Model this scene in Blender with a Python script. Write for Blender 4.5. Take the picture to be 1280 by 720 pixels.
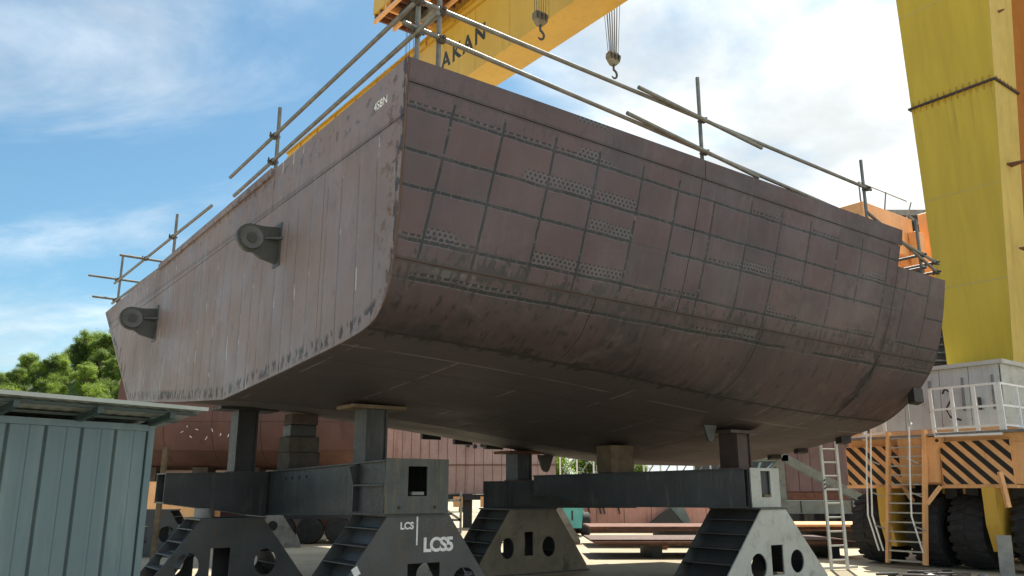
import bpy, bmesh, math, random
from mathutils import Vector, Matrix, noise as mnoise
R = math.radians
rnd = random.Random(7)
scene = bpy.context.scene
for o in list(bpy.data.objects): bpy.data.objects.remove(o)
COL = scene.collection

# ------------------------------------------------------------------ camera
cam_d = bpy.data.cameras.new('Camera'); cam = bpy.data.objects.new('Camera', cam_d); COL.objects.link(cam)
cam.location = (0, 0, 1.65); cam.rotation_euler = (R(90 + 13.878), 0, 0)
cam_d.sensor_width = 36.0; cam_d.lens = 36.0 * 1020 / 1280
cam_d.clip_start = 0.05; cam_d.clip_end = 3000
scene.camera = cam

# ------------------------------------------------------------------ sky, sun, exposure
SUN_EL, SUN_AZ = 57.0, 16.0            # azimuth from +Y towards +X
sd = bpy.data.lights.new('sun', 'SUN'); sun = bpy.data.objects.new('sun', sd); COL.objects.link(sun)
sd.energy = 5.0; sd.angle = R(0.6); sd.color = (1.0, 0.94, 0.84)
dirv = Vector((math.cos(R(SUN_EL)) * math.sin(R(SUN_AZ)), math.cos(R(SUN_EL)) * math.cos(R(SUN_AZ)), math.sin(R(SUN_EL))))
sun.rotation_euler = dirv.to_track_quat('Z', 'Y').to_euler(); sun.location = dirv * 60

world = bpy.data.worlds.new('World'); scene.world = world; world.use_nodes = True
vs = scene.view_settings
vs.view_transform = 'Standard'; vs.look = 'None'; vs.gamma = 1.0; vs.use_curve_mapping = False; vs.exposure = 0.75
scene.render.engine = 'CYCLES'

# ------------------------------------------------------------------ node helpers
class NT:
    def __init__(s, nt): s.nt = nt
    def n(s, t, **k):
        nd = s.nt.nodes.new(t)
        for a, b in k.items(): setattr(nd, a, b)
        return nd
    def put(s, sock, v):
        if hasattr(v, 'is_output'): s.nt.links.new(v, sock)
        elif isinstance(v, (tuple, list)):
            v = tuple(v)
            sock.default_value = v + (1,) if (len(v) == 3 and sock.type == 'RGBA') else v
        else: sock.default_value = v
    def m(s, op, a, b=0.0, c=0.0, clamp=False):
        nd = s.n('ShaderNodeMath', operation=op); nd.use_clamp = clamp
        s.put(nd.inputs[0], a); s.put(nd.inputs[1], b); s.put(nd.inputs[2], c); return nd.outputs[0]
    def vm(s, op, a, b=(0, 0, 0), sc=None):
        if op == 'LENGTH':
            nd = s.n('ShaderNodeVectorMath', operation=op); s.put(nd.inputs[0], a); return nd.outputs['Value']
        nd = s.n('ShaderNodeVectorMath', operation=op)
        s.put(nd.inputs[0], a); s.put(nd.inputs[1], b)
        if sc is not None: s.put(nd.inputs['Scale'], sc)
        return nd.outputs[0]
    def noise(s, vec, scale, detail=4, rough=0.55, dist=0.0, col=False):
        nd = s.n('ShaderNodeTexNoise'); s.put(nd.inputs['Vector'], vec)
        nd.inputs['Scale'].default_value = scale; nd.inputs['Detail'].default_value = detail
        nd.inputs['Roughness'].default_value = rough; nd.inputs['Distortion'].default_value = dist
        return nd.outputs['Color'] if col else nd.outputs[0]
    def mr(s, v, a, b, c=0.0, d=1.0, smooth=True):
        nd = s.n('ShaderNodeMapRange'); nd.interpolation_type = 'SMOOTHSTEP' if smooth else 'LINEAR'
        s.put(nd.inputs['Value'], v)
        for i, x in zip(('From Min', 'From Max', 'To Min', 'To Max'), (a, b, c, d)): s.put(nd.inputs[i], x)
        return nd.outputs[0]
    def mix(s, f, a, b, blend='MIX'):
        nd = s.n('ShaderNodeMix', data_type='RGBA'); nd.blend_type = blend
        s.put(nd.inputs[0], f); s.put(nd.inputs[6], a); s.put(nd.inputs[7], b); return nd.outputs[2]
    def sep(s, v):
        nd = s.n('ShaderNodeSeparateXYZ'); s.put(nd.inputs[0], v); return nd.outputs
    def comb(s, x, y, z=0.0):
        nd = s.n('ShaderNodeCombineXYZ'); s.put(nd.inputs[0], x); s.put(nd.inputs[1], y); s.put(nd.inputs[2], z); return nd.outputs[0]
    def white(s, vec):
        nd = s.n('ShaderNodeTexWhiteNoise', noise_dimensions='2D'); s.put(nd.inputs['Vector'], vec); return nd.outputs[0]
    def bump(s, h, strength=0.3, dist=0.02):
        nd = s.n('ShaderNodeBump'); nd.inputs['Strength'].default_value = strength; nd.inputs['Distance'].default_value = dist
        s.put(nd.inputs['Height'], h); return nd.outputs[0]

def material(name):
    mt = bpy.data.materials.new(name); mt.use_nodes = True
    N = NT(mt.node_tree); b = mt.node_tree.nodes['Principled BSDF']
    return mt, N, b

# world shader: clear sky with thin veils, thicker broken cloud towards the sun side
N = NT(world.node_tree); bg = world.node_tree.nodes['Background']
sky = N.n('ShaderNodeTexSky'); sky.sky_type = 'NISHITA'; sky.sun_disc = False
sky.sun_elevation = R(SUN_EL); sky.sun_rotation = R(SUN_AZ)
sky.air_density = 1.0; sky.dust_density = 0.6; sky.ozone_density = 2.0; sky.altitude = 0
gen = N.n('ShaderNodeTexCoord').outputs['Generated']
sx, sy, sz = N.sep(gen)[0:3]
den = N.m('ADD', N.m('MAXIMUM', sz, 0.0), 0.22)
cx = N.m('DIVIDE', sx, den); cy = N.m('DIVIDE', sy, den)
cv = N.comb(cx, cy, 0.0)
n1 = N.noise(N.vm('MULTIPLY', cv, (1.0, 1.0, 1)), 1.7, 8, 0.56, 0.25)
n2 = N.noise(N.vm('ADD', N.vm('MULTIPLY', cv, (0.8, 1.5, 1)), (3.1, 4.7, 0)), 1.25, 9, 0.6, 0.6)
side = N.mr(sx, -0.22, 0.16)
low = N.mr(sz, 0.30, 0.05, 0.0, 0.22)
thick = N.mr(N.m('ADD', N.m('ADD', n1, N.m('MULTIPLY', side, 0.40)), -0.40), 0.24, 0.52)
wisp = N.m('MULTIPLY', N.mr(N.m('ADD', n2, low), 0.46, 0.80), 0.58)
cover = N.m('MAXIMUM', N.m('MULTIPLY', thick, side), wisp)
shade = N.mr(N.noise(N.vm('ADD', cv, (7, 2, 0)), 2.6, 6, 0.55), 0.36, 0.64, 0.74, 1.10)
ccol = N.vm('SCALE', N.comb(7.7, 8.1, 8.15), sc=shade)
skc = N.mix(1.0, sky.outputs[0], (0.66, 0.90, 0.88), 'MULTIPLY')
N.put(bg.inputs['Color'], N.mix(cover, skc, ccol)); bg.inputs['Strength'].default_value = 0.090

# ------------------------------------------------------------------ materials
def plain(name, col, rough=0.55, metal=0.0, var=0.25, scale=3.0, dirt=None, dirt_amt=0.4, bump=0.15, streak=False, spec=0.5):
    mt, N, b = material(name)
    co = N.n('ShaderNodeTexCoord').outputs['Object']
    a = N.noise(co, scale, 6, 0.6); f = N.noise(co, scale * 9, 5, 0.65)
    c = N.mix(1.0, col, N.comb(*(N.mr(N.m('ADD', N.m('MULTIPLY', a, 0.7), N.m('MULTIPLY', f, 0.3)), 0.3, 0.7, 1 - var, 1 + var),) * 3), 'MULTIPLY')
    if dirt:
        v = N.vm('MULTIPLY', co, (3.0, 3.0, 0.35)) if streak else co
        d = N.m('MULTIPLY', N.mr(N.noise(v, scale * 1.6, 7, 0.7, 0.3), 0.50, 0.72), dirt_amt)
        c = N.mix(d, c, dirt)
    N.put(b.inputs['Base Color'], c)
    N.put(b.inputs['Roughness'], N.mr(f, 0.3, 0.7, rough - 0.08, min(1, rough + 0.1)))
    b.inputs['Metallic'].default_value = metal
    b.inputs['Specular IOR Level'].default_value = spec
    if bump: N.put(b.inputs['Normal'], N.bump(N.m('ADD', a, N.m('MULTIPLY', f, 0.4)), bump, 0.02))
    return mt

M = {}
M['tube'] = plain('galvanised_tube', (0.17, 0.175, 0.16), 0.5, 0.3, 0.3, 6, (0.12, 0.08, 0.05), 0.4)
M['coupler'] = plain('coupler_steel', (0.07, 0.065, 0.055), 0.6, 0.3, 0.3, 12, (0.14, 0.06, 0.03), 0.6)
M['yellow'] = plain('crane_yellow', (0.68, 0.42, 0.07), 0.42, 0, 0.07, 0.6, (0.40, 0.26, 0.04), 0.35, 0.05, True)
M['yellow_dark'] = plain('crane_yellow_flange', (0.52, 0.30, 0.03), 0.5, 0, 0.12, 1.5, (0.18, 0.10, 0.04), 0.7, 0.05)
M['leg_yellow'] = plain('leg_yellow', (0.66, 0.47, 0.045), 0.36, 0, 0.07, 0.7, (0.42, 0.30, 0.03), 0.5, 0.05, True)
def leg_mat(name, col, dark):
    mt, N, b = material(name)
    co = N.n('ShaderNodeTexCoord').outputs['Object']
    x, y, z = N.sep(co)[0:3]
    a = N.noise(N.vm('MULTIPLY', co, (1, 1, 0.12)), 2.2, 6, 0.6); f = N.noise(co, 9, 6, 0.7)
    c = N.mix(N.mr(a, 0.35, 0.7), col, dark)
    st_ = N.noise(N.vm('MULTIPLY', co, (9, 9, 0.25)), 1.0, 6, 0.65)
    drip = N.m('MULTIPLY', N.mr(st_, 0.52, 0.68), N.mr(z, 9.0, 11.24))
    drip = N.m('MULTIPLY', drip, N.mr(z, 11.30, 11.24))
    c = N.mix(N.m('MULTIPLY', drip, 0.45), c, (0.22, 0.12, 0.03))
    c = N.mix(N.m('MULTIPLY', N.mr(N.m('ADD', st_, N.m('MULTIPLY', f, 0.3)), 0.76, 0.90), 0.3), c, (0.40, 0.26, 0.04))
    c = N.mix(N.m('MULTIPLY', N.mr(f, 0.70, 0.78), 0.25), c, (0.22, 0.12, 0.04))
    N.put(b.inputs['Base Color'], c); N.put(b.inputs['Roughness'], N.mr(f, .3, .7, .36, .55))
    N.put(b.inputs['Normal'], N.bump(N.m('ADD', a, N.m('MULTIPLY', f, .2)), .12, .03))
    return mt
M['leg_yellow'] = leg_mat('leg_yellow', (0.66, 0.47, 0.04), (0.56, 0.39, 0.03))
M['leg_side'] = plain('leg_side_pale', (0.56, 0.44, 0.13), 0.36, 0, 0.08, 0.7, (0.36, 0.28, 0.08), 0.45, 0.05, True)
M['orange'] = plain('machine_orange', (0.86, 0.47, 0.21), 0.45, 0, 0.12, 1.5, (0.36, 0.14, 0.05), 0.35, 0.05, True)
M['shaded_orange'] = plain('far_leg_shaded_orange', (0.36, 0.15, 0.04), 0.5, 0, 0.12, 0.5, (0.30, 0.10, 0.03), 0.5, 0.03, True)  # orange darkened to brown: the leg's shade is in the colour
M['black'] = plain('black_paint', (0.018, 0.018, 0.018), 0.5, 0, 0.3, 8)
M['rubber'] = plain('tyre_rubber', (0.025, 0.026, 0.028), 0.8, 0, 0.35, 6, (0.09, 0.08, 0.065), 0.5, 0.3)
M['rim'] = plain('rim_grey', (0.16, 0.16, 0.16), 0.5, 0.3, 0.2, 5)
M['white_paint'] = plain('white_paint', (0.84, 0.85, 0.84), 0.45, 0, 0.08, 4, (0.4, 0.36, 0.3), 0.3, 0.05)
M['mark_white'] = plain('brushed_white_mark', (0.86, 0.86, 0.84), 0.7, 0, 0.2, 14, (0.2, 0.2, 0.2), 0.3, 0)
M['chalk'] = plain('chalk_mark', (0.12, 0.125, 0.125), 0.8, 0, 0.3, 30, (0.06, 0.065, 0.07), 0.7, 0)
M['silver'] = plain('aluminium_cladding', (0.62, 0.67, 0.64), 0.34, 0.35, 0.05, 0.5, (0.46, 0.50, 0.47), 0.5, 0.03, True)
M['alu'] = plain('ladder_aluminium', (0.50, 0.50, 0.46), 0.42, 0.5, 0.1, 5, (0.3, 0.28, 0.22), 0.4, 0.05)
M['girder'] = plain('girder_black_paint', (0.040, 0.046, 0.049), 0.48, 0.1, 0.35, 1.6, (0.13, 0.125, 0.10), 0.55, 0.12, True)
M['girder_end'] = plain('girder_end_plate', (0.085, 0.095, 0.090), 0.55, 0.1, 0.3, 2.2, (0.20, 0.15, 0.085), 0.75, 0.15, True)
M['trestle'] = plain('trestle_dark_grey', (0.085, 0.090, 0.088), 0.55, 0.1, 0.25, 1.5, (0.13, 0.085, 0.055), 0.7, 0.15)
M['trestle_tan'] = plain('trestle_tan_olive', (0.20, 0.18, 0.13), 0.65, 0, 0.3, 1.2, (0.05, 0.045, 0.04), 0.7, 0.15)
M['trestle_white'] = plain('trestle_pale_grey', (0.44, 0.46, 0.42), 0.55, 0, 0.12, 2.0, (0.20, 0.19, 0.16), 0.65, 0.1)
M['timber'] = plain('old_timber', (0.095, 0.082, 0.070), 0.85, 0, 0.35, 4, (0.07, 0.06, 0.05), 0.6, 0.5)
M['timber2'] = plain('reddish_timber', (0.10, 0.075, 0.065), 0.85, 0, 0.35, 4, (0.05, 0.04, 0.035), 0.6, 0.5)
M['timber3'] = plain('tan_timber', (0.17, 0.125, 0.08), 0.85, 0, 0.35, 4, (0.10, 0.07, 0.045), 0.6, 0.5)
M['lug'] = plain('lug_grey_steel', (0.07, 0.075, 0.072), 0.5, 0.2, 0.25, 6, (0.10, 0.06, 0.04), 0.5, 0.2)
M['lug_ring'] = plain('lug_boss_steel', (0.12, 0.125, 0.12), 0.45, 0.3, 0.2, 8)
M['rust'] = plain('rusty_steel', (0.17, 0.075, 0.045), 0.8, 0, 0.3, 2, (0.06, 0.03, 0.02), 0.6, 0.3)
M['plate_edge'] = plain('stacked_plate_steel', (0.10, 0.058, 0.042), 0.75, 0.1, 0.3, 1.5, (0.30, 0.13, 0.05), 0.5, 0.2)
M['bg_red'] = plain('far_hull_red_primer', (0.135, 0.066, 0.055), 0.75, 0, 0.22, 0.8, (0.07, 0.035, 0.03), 0.55, 0.1, True)
M['bg_pink'] = plain('far_hull_pink_primer', (0.42, 0.295, 0.275), 0.75, 0, 0.18, 0.9, (0.22, 0.10, 0.08), 0.55, 0.1, True)
M['bg_pale'] = plain('far_hull_pale_rust', (0.55, 0.40, 0.33), 0.75, 0, 0.2, 1.5, (0.32, 0.12, 0.05), 0.8, 0.1)
M['bg_low'] = plain('low_hull_panel_red', (0.54, 0.30, 0.25), 0.7, 0, 0.15, 0.8, (0.24, 0.09, 0.07), 0.5, 0.1, True)
M['bg_brown'] = plain('far_block_brown', (0.19, 0.125, 0.118), 0.75, 0, 0.2, 1.0, (0.12, 0.06, 0.05), 0.5, 0.1, True)
M['teal'] = plain('transporter_teal', (0.11, 0.46, 0.45), 0.5, 0, 0.15, 2, (0.4, 0.5, 0.48), 0.3, 0.05)
M['blue_grey'] = plain('blue_grey_frame', (0.15, 0.21, 0.22), 0.6, 0.1, 0.25, 2, (0.12, 0.07, 0.05), 0.5, 0.1)
M['dark_rust'] = plain('dark_rust_paint', (0.060, 0.040, 0.038), 0.6, 0, 0.3, 3, (0.12, 0.05, 0.03), 0.5, 0.1)
M['black_steel'] = plain('black_steel', (0.020, 0.024, 0.028), 0.5, 0.1, 0.3, 2, (0.075, 0.045, 0.032), 0.4, 0.1, True)
M['dark'] = plain('dark_cladding', (0.035, 0.038, 0.042), 0.7, 0, 0.25, 1)
M['grey'] = plain('weathered_grey_steel', (0.25, 0.25, 0.24), 0.6, 0.2, 0.3, 3, (0.14, 0.09, 0.06), 0.6, 0.1)
M['shed'] = plain('shed_teal_sheet', (0.080, 0.132, 0.158), 0.42, 0.15, 0.06, 0.8, (0.18, 0.26, 0.265), 0.35, 0.03, True)
M['shed_trim'] = plain('shed_dark_trim', (0.03, 0.052, 0.056), 0.5, 0.1, 0.15, 3)
M['roof_sheet'] = plain('shed_roof_sheet', (0.30, 0.34, 0.33), 0.4, 0.35, 0.12, 2, (0.2, 0.17, 0.14), 0.3, 0.04)
M['glass'] = plain('cabin_glass', (0.03, 0.05, 0.07), 0.12, 0, 0.1, 2, None, 0, 0)
M['bark'] = plain('bark', (0.10, 0.075, 0.05), 0.9, 0, 0.3, 3, None, 0, 0.4)
M['rope'] = plain('wire_rope', (0.13, 0.13, 0.125), 0.5, 0.4, 0.2, 4, None, 0, 0)
M['hook'] = plain('hook_block_steel', (0.22, 0.19, 0.13), 0.5, 0.3, 0.25, 5, (0.07, 0.06, 0.05), 0.6, 0.1)

M['hill'] = plain('hill_undergrowth', (0.07, 0.115, 0.025), 0.9, 0, 0.4, 0.5, (0.03, 0.06, 0.015), 0.6, 0.5)
def leaf_mat(name, c1, c2):
    mt, N, b = material(name)
    oi = N.n('ShaderNodeObjectInfo').outputs['Random']
    geo = N.n('ShaderNodeTexCoord').outputs['Object']
    a = N.noise(geo, 0.9, 3)
    at = N.n('ShaderNodeAttribute', attribute_name='leaf').outputs['Fac']
    c = N.mix(N.mr(N.m('ADD', N.m('MULTIPLY', a, 0.6), N.m('MULTIPLY', at, 0.5)), 0.25, 0.85), c1, c2)
    N.put(b.inputs['Base Color'], N.mix(N.m('MULTIPLY', oi, 0.35), c, (0.05, 0.085, 0.03)))
    b.inputs['Roughness'].default_value = 0.55
    tr = N.n('ShaderNodeBsdfTranslucent'); N.put(tr.inputs['Color'], N.mix(0.55, c, (0.38, 0.52, 0.06)))
    mx = N.n('ShaderNodeMixShader'); mx.inputs[0].default_value = 0.55
    mt.node_tree.links.new(b.outputs[0], mx.inputs[1]); mt.node_tree.links.new(tr.outputs[0], mx.inputs[2])
    mt.node_tree.links.new(mx.outputs[0], mt.node_tree.nodes['Material Output'].inputs[0])
    return mt
M['leaf_a'] = leaf_mat('leaf_bright', (0.12, 0.19, 0.025), (0.33, 0.45, 0.07))
M['leaf_b'] = leaf_mat('leaf_mid', (0.06, 0.12, 0.022), (0.17, 0.26, 0.05))
M['leaf_c'] = leaf_mat('leaf_deep', (0.022, 0.055, 0.02), (0.06, 0.11, 0.04))

def ground_mat():
    mt, N, b = material('yard_concrete')
    co = N.n('ShaderNodeTexCoord').outputs['Object']
    a = N.noise(co, 0.16, 7, 0.6, 0.4); f = N.noise(co, 2.6, 8, 0.7); g = N.noise(co, 22, 4, 0.6)
    c = N.mix(N.mr(a, 0.35, 0.65), (0.36, 0.305, 0.20), (0.52, 0.46, 0.33))
    c = N.mix(N.m('MULTIPLY', N.mr(f, 0.5, 0.75), 0.55), c, (0.20, 0.165, 0.11))
    st = N.noise(N.vm('MULTIPLY', co, (0.5, 2.2, 1)), 0.6, 6, 0.65)
    c = N.mix(N.m('MULTIPLY', N.mr(st, 0.56, 0.72), 0.5), c, (0.42, 0.22, 0.08))
    c = N.mix(N.m('MULTIPLY', N.mr(g, 0.55, 0.8), 0.35), c, (0.12, 0.10, 0.08))
    N.put(b.inputs['Base Color'], c); b.inputs['Roughness'].default_value = 0.9
    N.put(b.inputs['Normal'], N.bump(N.m('ADD', f, N.m('MULTIPLY', g, 0.5)), 0.35, 0.03))
    return mt
M['ground'] = ground_mat()

def hull_mat(name, kind):
    """primer-brown shell plate; UV = (frame coordinate, girth) in metres; heat and burn marks of the stiffeners."""
    mt, N, b = material(name)
    uv = N.n('ShaderNodeUVMap', uv_map='UVMap').outputs[0]
    co = N.n('ShaderNodeTexCoord').outputs['Object']
    U, V = N.sep(uv)[0:2]
    wob = N.m('ADD', N.m('MULTIPLY', N.m('SUBTRACT', N.noise(uv, 1.3, 3), 0.5), 0.04), N.m('MULTIPLY', N.m('SUBTRACT', N.noise(uv, 11.0, 2), 0.5), 0.018))
    Uw, Vw = N.m('ADD', U, wob), N.m('ADD', V, wob)
    big = N.noise(co, 0.55, 6, 0.6); fine = N.noise(co, 7, 6, 0.65); tiny = N.noise(co, 55, 3, 0.6)
    strk = N.noise(N.vm('MULTIPLY', N.comb(U, V, 0), (6.0, 0.7, 1)), 1.0, 6, 0.6)
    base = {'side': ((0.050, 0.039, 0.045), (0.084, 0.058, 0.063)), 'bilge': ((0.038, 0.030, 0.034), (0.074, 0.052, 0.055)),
            'bottom': ((0.066, 0.054, 0.058), (0.084, 0.066, 0.067)), 'transom': ((0.185, 0.140, 0.130), (0.270, 0.203, 0.189))}[kind]  # transom tones raised to paint in the glare over it
    c = N.mix(N.mr(N.m('ADD', N.m('MULTIPLY', big, 0.65), N.m('MULTIPLY', fine, 0.35)), 0.32, 0.66), base[0], base[1])
    c = N.mix(N.m('MULTIPLY', N.mr(strk, 0.5, 0.8), 0.08 if kind == 'bottom' else 0.25), c, (0.17, 0.125, 0.115))
    c = N.mix(N.m('MULTIPLY', N.mr(fine, 0.58, 0.74), 0.28), c, (0.10, 0.045, 0.036))
    h = N.m('MULTIPLY', tiny, 0.15)
    if kind in ('side', 'bilge'):
        cw = N.white(N.comb(N.m('FLOOR', N.m('DIVIDE', N.m('SUBTRACT', U, 0.67), 0.79)), N.m('FLOOR', N.m('DIVIDE', N.m('SUBTRACT', V, 0.575), 0.49)), 0))
        c = N.mix(N.m('MULTIPLY', N.mr(cw, 0.2, 1.0), 0.42 if kind == 'side' else 0.2), c, (0.100, 0.054, 0.055))
        patch = N.mr(N.noise(N.vm('MULTIPLY', N.comb(U, V, 0), (1.0, 1.6, 1)), 0.9, 7, 0.7, 0.8), 0.52, 0.68)
        c = N.mix(N.m('MULTIPLY', patch, 0.45), c, (0.150, 0.112, 0.108) if kind == 'bilge' else (0.040, 0.034, 0.036))
    def line(coord, period, off, jit=0.0):
        q = N.m('DIVIDE', N.m('SUBTRACT', coord, off), period)
        cell = N.m('FLOOR', N.m('ADD', q, 0.5))
        off2 = N.m('MULTIPLY', N.m('SUBTRACT', N.white(N.comb(cell, off * 7.3, 0)), 0.5), jit)
        return N.m('ADD', N.m('MULTIPLY', N.m('SUBTRACT', q, cell), period), off2), cell        # signed metres to the line, its index
    def band(d, w, soft=0.006):
        return N.mr(N.m('ABSOLUTE', d), w + soft, w, 0.0, 1.0)
    def dashes(coord, per, duty):
        return N.mr(N.m('ABSOLUTE', N.m('SUBTRACT', N.m('FRACT', N.m('DIVIDE', coord, per)), 0.5)), duty * 0.5 + 0.06, duty * 0.5, 0.0, 1.0)
    DARK, EDGE = (0.008, 0.010, 0.013), (0.125, 0.150, 0.155)
    if kind in ('side', 'bilge'):
        PU, PV = 0.79, 0.49
        du, iu = line(Uw, PU, 0.67, 0.16); dv, iv = line(Vw, PV, 0.575, 0.12)
        segu = N.white(N.comb(iu, N.m('FLOOR', N.m('DIVIDE', N.m('SUBTRACT', V, 0.575), PV)), 0))
        segv = N.white(N.comb(N.m('ADD', N.m('FLOOR', N.m('DIVIDE', N.m('SUBTRACT', U, 0.67), PU)), 31.0), iv, 0))
        wear = N.mr(N.noise(uv, 3.1, 4, 0.6), 0.30, 0.55, 0.35, 1.0)
        fade = 1.0 if kind == 'side' else N.mr(V, 2.62, 2.72, 1.0, 0.0)
        keepv = N.m('MULTIPLY', N.mr(segv, 0.04, 0.10, 0.25, 1.0), N.mr(V, 0.40, 0.42))   # sheer strake stays clean
        keepu = N.m('MULTIPLY', N.mr(segu, 0.06, 0.12, 0.25, 1.0), N.mr(V, 0.36, 0.42))
        if kind == 'bilge':
            keepu = N.m('MULTIPLY', keepu, 0.35)
            dv, iv = N.m('SUBTRACT', Vw, 2.52), 0.0
            keepv = N.mr(segv, 0.25, 0.4, 0.3, 1.0)
        ev = N.m('MULTIPLY', band(dv, 0.026, 0.008), keepv); eu = N.m('MULTIPLY', band(du, 0.022, 0.008), keepu)
        Ud = N.m('ADD', U, N.m('MULTIPLY', N.noise(N.comb(U, V, 5), 7.0, 2), 0.10))
        lv = N.m('MULTIPLY', N.m('MULTIPLY', band(dv, 0.018), dashes(Ud, 0.14, 0.90)), keepv)
        lu = N.m('MULTIPLY', N.m('MULTIPLY', band(du, 0.017), N.mr(N.noise(N.comb(U, N.m('MULTIPLY', V, 9), 3), 1.0, 2), 0.3, 0.42)), keepu)
        # second row of dashes along some segments
        dbl = N.m('MULTIPLY', N.mr(segv, 0.66, 0.68), band(N.m('ADD', dv, 0.055), 0.011))
        lv2 = N.m('MULTIPLY', N.m('MULTIPLY', dbl, dashes(N.m('ADD', Ud, 0.05), 0.10, 0.6)), keepv)
        # burn dot rows
        dv3 = N.m('ADD', dv, 0.12)
        dotrow = N.m('FRACT', N.m('DIVIDE', N.m('ADD', dv3, 0.3), 0.055)); rowi = N.m('FLOOR', N.m('DIVIDE', N.m('ADD', dv3, 0.3), 0.055))
        dotu = N.m('FRACT', N.m('ADD', N.m('DIVIDE', U, 0.075), N.m('MULTIPLY', rowi, 0.5)))
        rr = N.m('ADD', N.m('POWER', N.m('MULTIPLY', N.m('SUBTRACT', dotu, 0.5), 1.35), 2.0), N.m('POWER', N.m('SUBTRACT', dotrow, 0.5), 2.0))
        blob = N.mr(N.vm('LENGTH', N.vm('SUBTRACT', N.comb(U, N.m('MULTIPLY', V, 1.25), 0), (2.9, 1.75, 0))), 1.20, 1.12)
        gate = N.m('MAXIMUM', N.m('MULTIPLY', N.mr(segv, 0.30, 0.32), blob), N.m('MULTIPLY', N.mr(segv, 0.72, 0.74), N.mr(N.noise(uv, 0.5, 2), 0.52, 0.56)))
        zone = N.m('MULTIPLY', gate, N.mr(N.m('ABSOLUTE', N.m('SUBTRACT', dv3, 0.03)), 0.088, 0.078))
        dots = N.m('MULTIPLY', N.mr(rr, 0.17, 0.10), zone)
        if kind == 'bilge': dots = N.m('MULTIPLY', dots, 0.0)
        edge = N.m('MULTIPLY', N.m('MULTIPLY', N.m('MAXIMUM', N.m('MAXIMUM', ev, eu), N.m('MAXIMUM', N.m('MULTIPLY', dbl, keepv), N.m('MULTIPLY', zone, 0.8))), wear), fade)
        dark = N.m('MULTIPLY', N.m('MULTIPLY', N.m('MAXIMUM', N.m('MAXIMUM', lv, lu), N.m('MAXIMUM', lv2, dots)), N.mr(wear, 0.3, 0.9, 0.75, 1.0)), fade)
        c = N.mix(N.m('MULTIPLY', edge, 0.34), c, EDGE); c = N.mix(N.m('MULTIPLY', dark, 0.95), c, DARK)
        h = N.m('ADD', h, N.m('MULTIPLY', edge, -0.25))
        pil = N.m('MULTIPLY', N.m('MINIMUM', N.m('ABSOLUTE', du), 0.12), 4.0)
        h = N.m('ADD', h, N.m('MULTIPLY', pil, 1.1))
        bsd = N.m('ABSOLUTE', N.m('SUBTRACT', Uw, 10.55))
        bs = N.mr(N.m('SUBTRACT', bsd, N.m('MULTIPLY', N.mr(N.noise(uv, 4.5, 5, 0.7), 0.35, 0.7), 0.30)), 0.05, -0.10)
        c = N.mix(N.m('MULTIPLY', N.m('MULTIPLY', bs, N.mr(V, 1.4, 2.6, 0.4, 1.0)), 0.95), c, (0.014, 0.013, 0.015))
        tk = N.mr(N.noise(N.comb(N.m('MULTIPLY', U, 8.0), N.m('MULTIPLY', V, 3.4), 7), 1.0, 5, 0.7), 0.56, 0.63)
        c = N.mix(N.m('MULTIPLY', N.m('MULTIPLY', tk, N.m('MULTIPLY', N.mr(V, 1.75, 2.2), N.mr(V, 3.5, 2.9))), 0.75), c, (0.016, 0.015, 0.017))
    # soot and burn smears along the weld seams
    seams = {'side': (2.33, 0.30), 'bilge': (2.33, 3.30), 'bottom': (3.30,), 'transom': (0.70,)}[kind]
    for i, g in enumerate(seams):
        ds = N.m('ABSOLUTE', N.m('SUBTRACT', V, g))
        sm = N.noise(N.comb(N.m('MULTIPLY', U, 9.0), N.m('MULTIPLY', V, 2.0), i * 3.0), 1.0, 4, 0.6)
        amt = 0.12 if kind == 'transom' else (0.3 if g < 1 else 0.96)
        brk = N.noise(N.comb(N.m('MULTIPLY', U, 3.0), N.m('MULTIPLY', V, 5.0), i * 3.0 + 1), 1.0, 5, 0.7)
        reach = N.m('MULTIPLY', N.mr(sm, 0.42, 0.74, 0.0, 0.34), N.mr(brk, 0.34, 0.52))
        c = N.mix(N.m('MULTIPLY', N.mr(N.m('SUBTRACT', ds, reach), 0.025, -0.035), amt), c, (0.030, 0.028, 0.030))
        c = N.mix(N.m('MULTIPLY', band(N.m('SUBTRACT', V, g), 0.022, 0.02), 0.3 if kind == 'transom' else 0.8), c, (0.035, 0.030, 0.032))
    if kind in ('bilge', 'bottom'):
        # scraped pale layout lines
        d2, j2 = line(Uw, 1.58, 0.67)
        sc = N.m('MULTIPLY', N.m('MULTIPLY', band(d2, 0.010), N.mr(N.noise(uv, 1.1, 3), 0.48, 0.58)), N.mr(V, 3.2, 3.45))
        d3 = N.m('SUBTRACT', Vw, 3.95)
        sc = N.m('MAXIMUM', sc, N.m('MULTIPLY', band(d3, 0.010), N.mr(N.noise(uv, 0.7, 3), 0.42, 0.5)))
        c = N.mix(N.m('MULTIPLY', sc, 0.45), c, (0.42, 0.38, 0.36))
        scr = N.mr(N.noise(N.comb(N.m('MULTIPLY', U, 1.2), N.m('MULTIPLY', V, 14.0), 0), 1.0, 7, 0.72), 0.66, 0.78)
        c = N.mix(N.m('MULTIPLY', scr, 0.22 if kind == 'bilge' else 0.05), c, (0.40, 0.34, 0.33))
        d4, _ = line(Vw, 1.9, 0.9)
        c = N.mix(N.m('MULTIPLY', N.m('MULTIPLY', band(d4, 0.016, 0.02), N.mr(V, 4.0, 4.2)), 0.7), c, (0.04, 0.036, 0.036))
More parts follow.
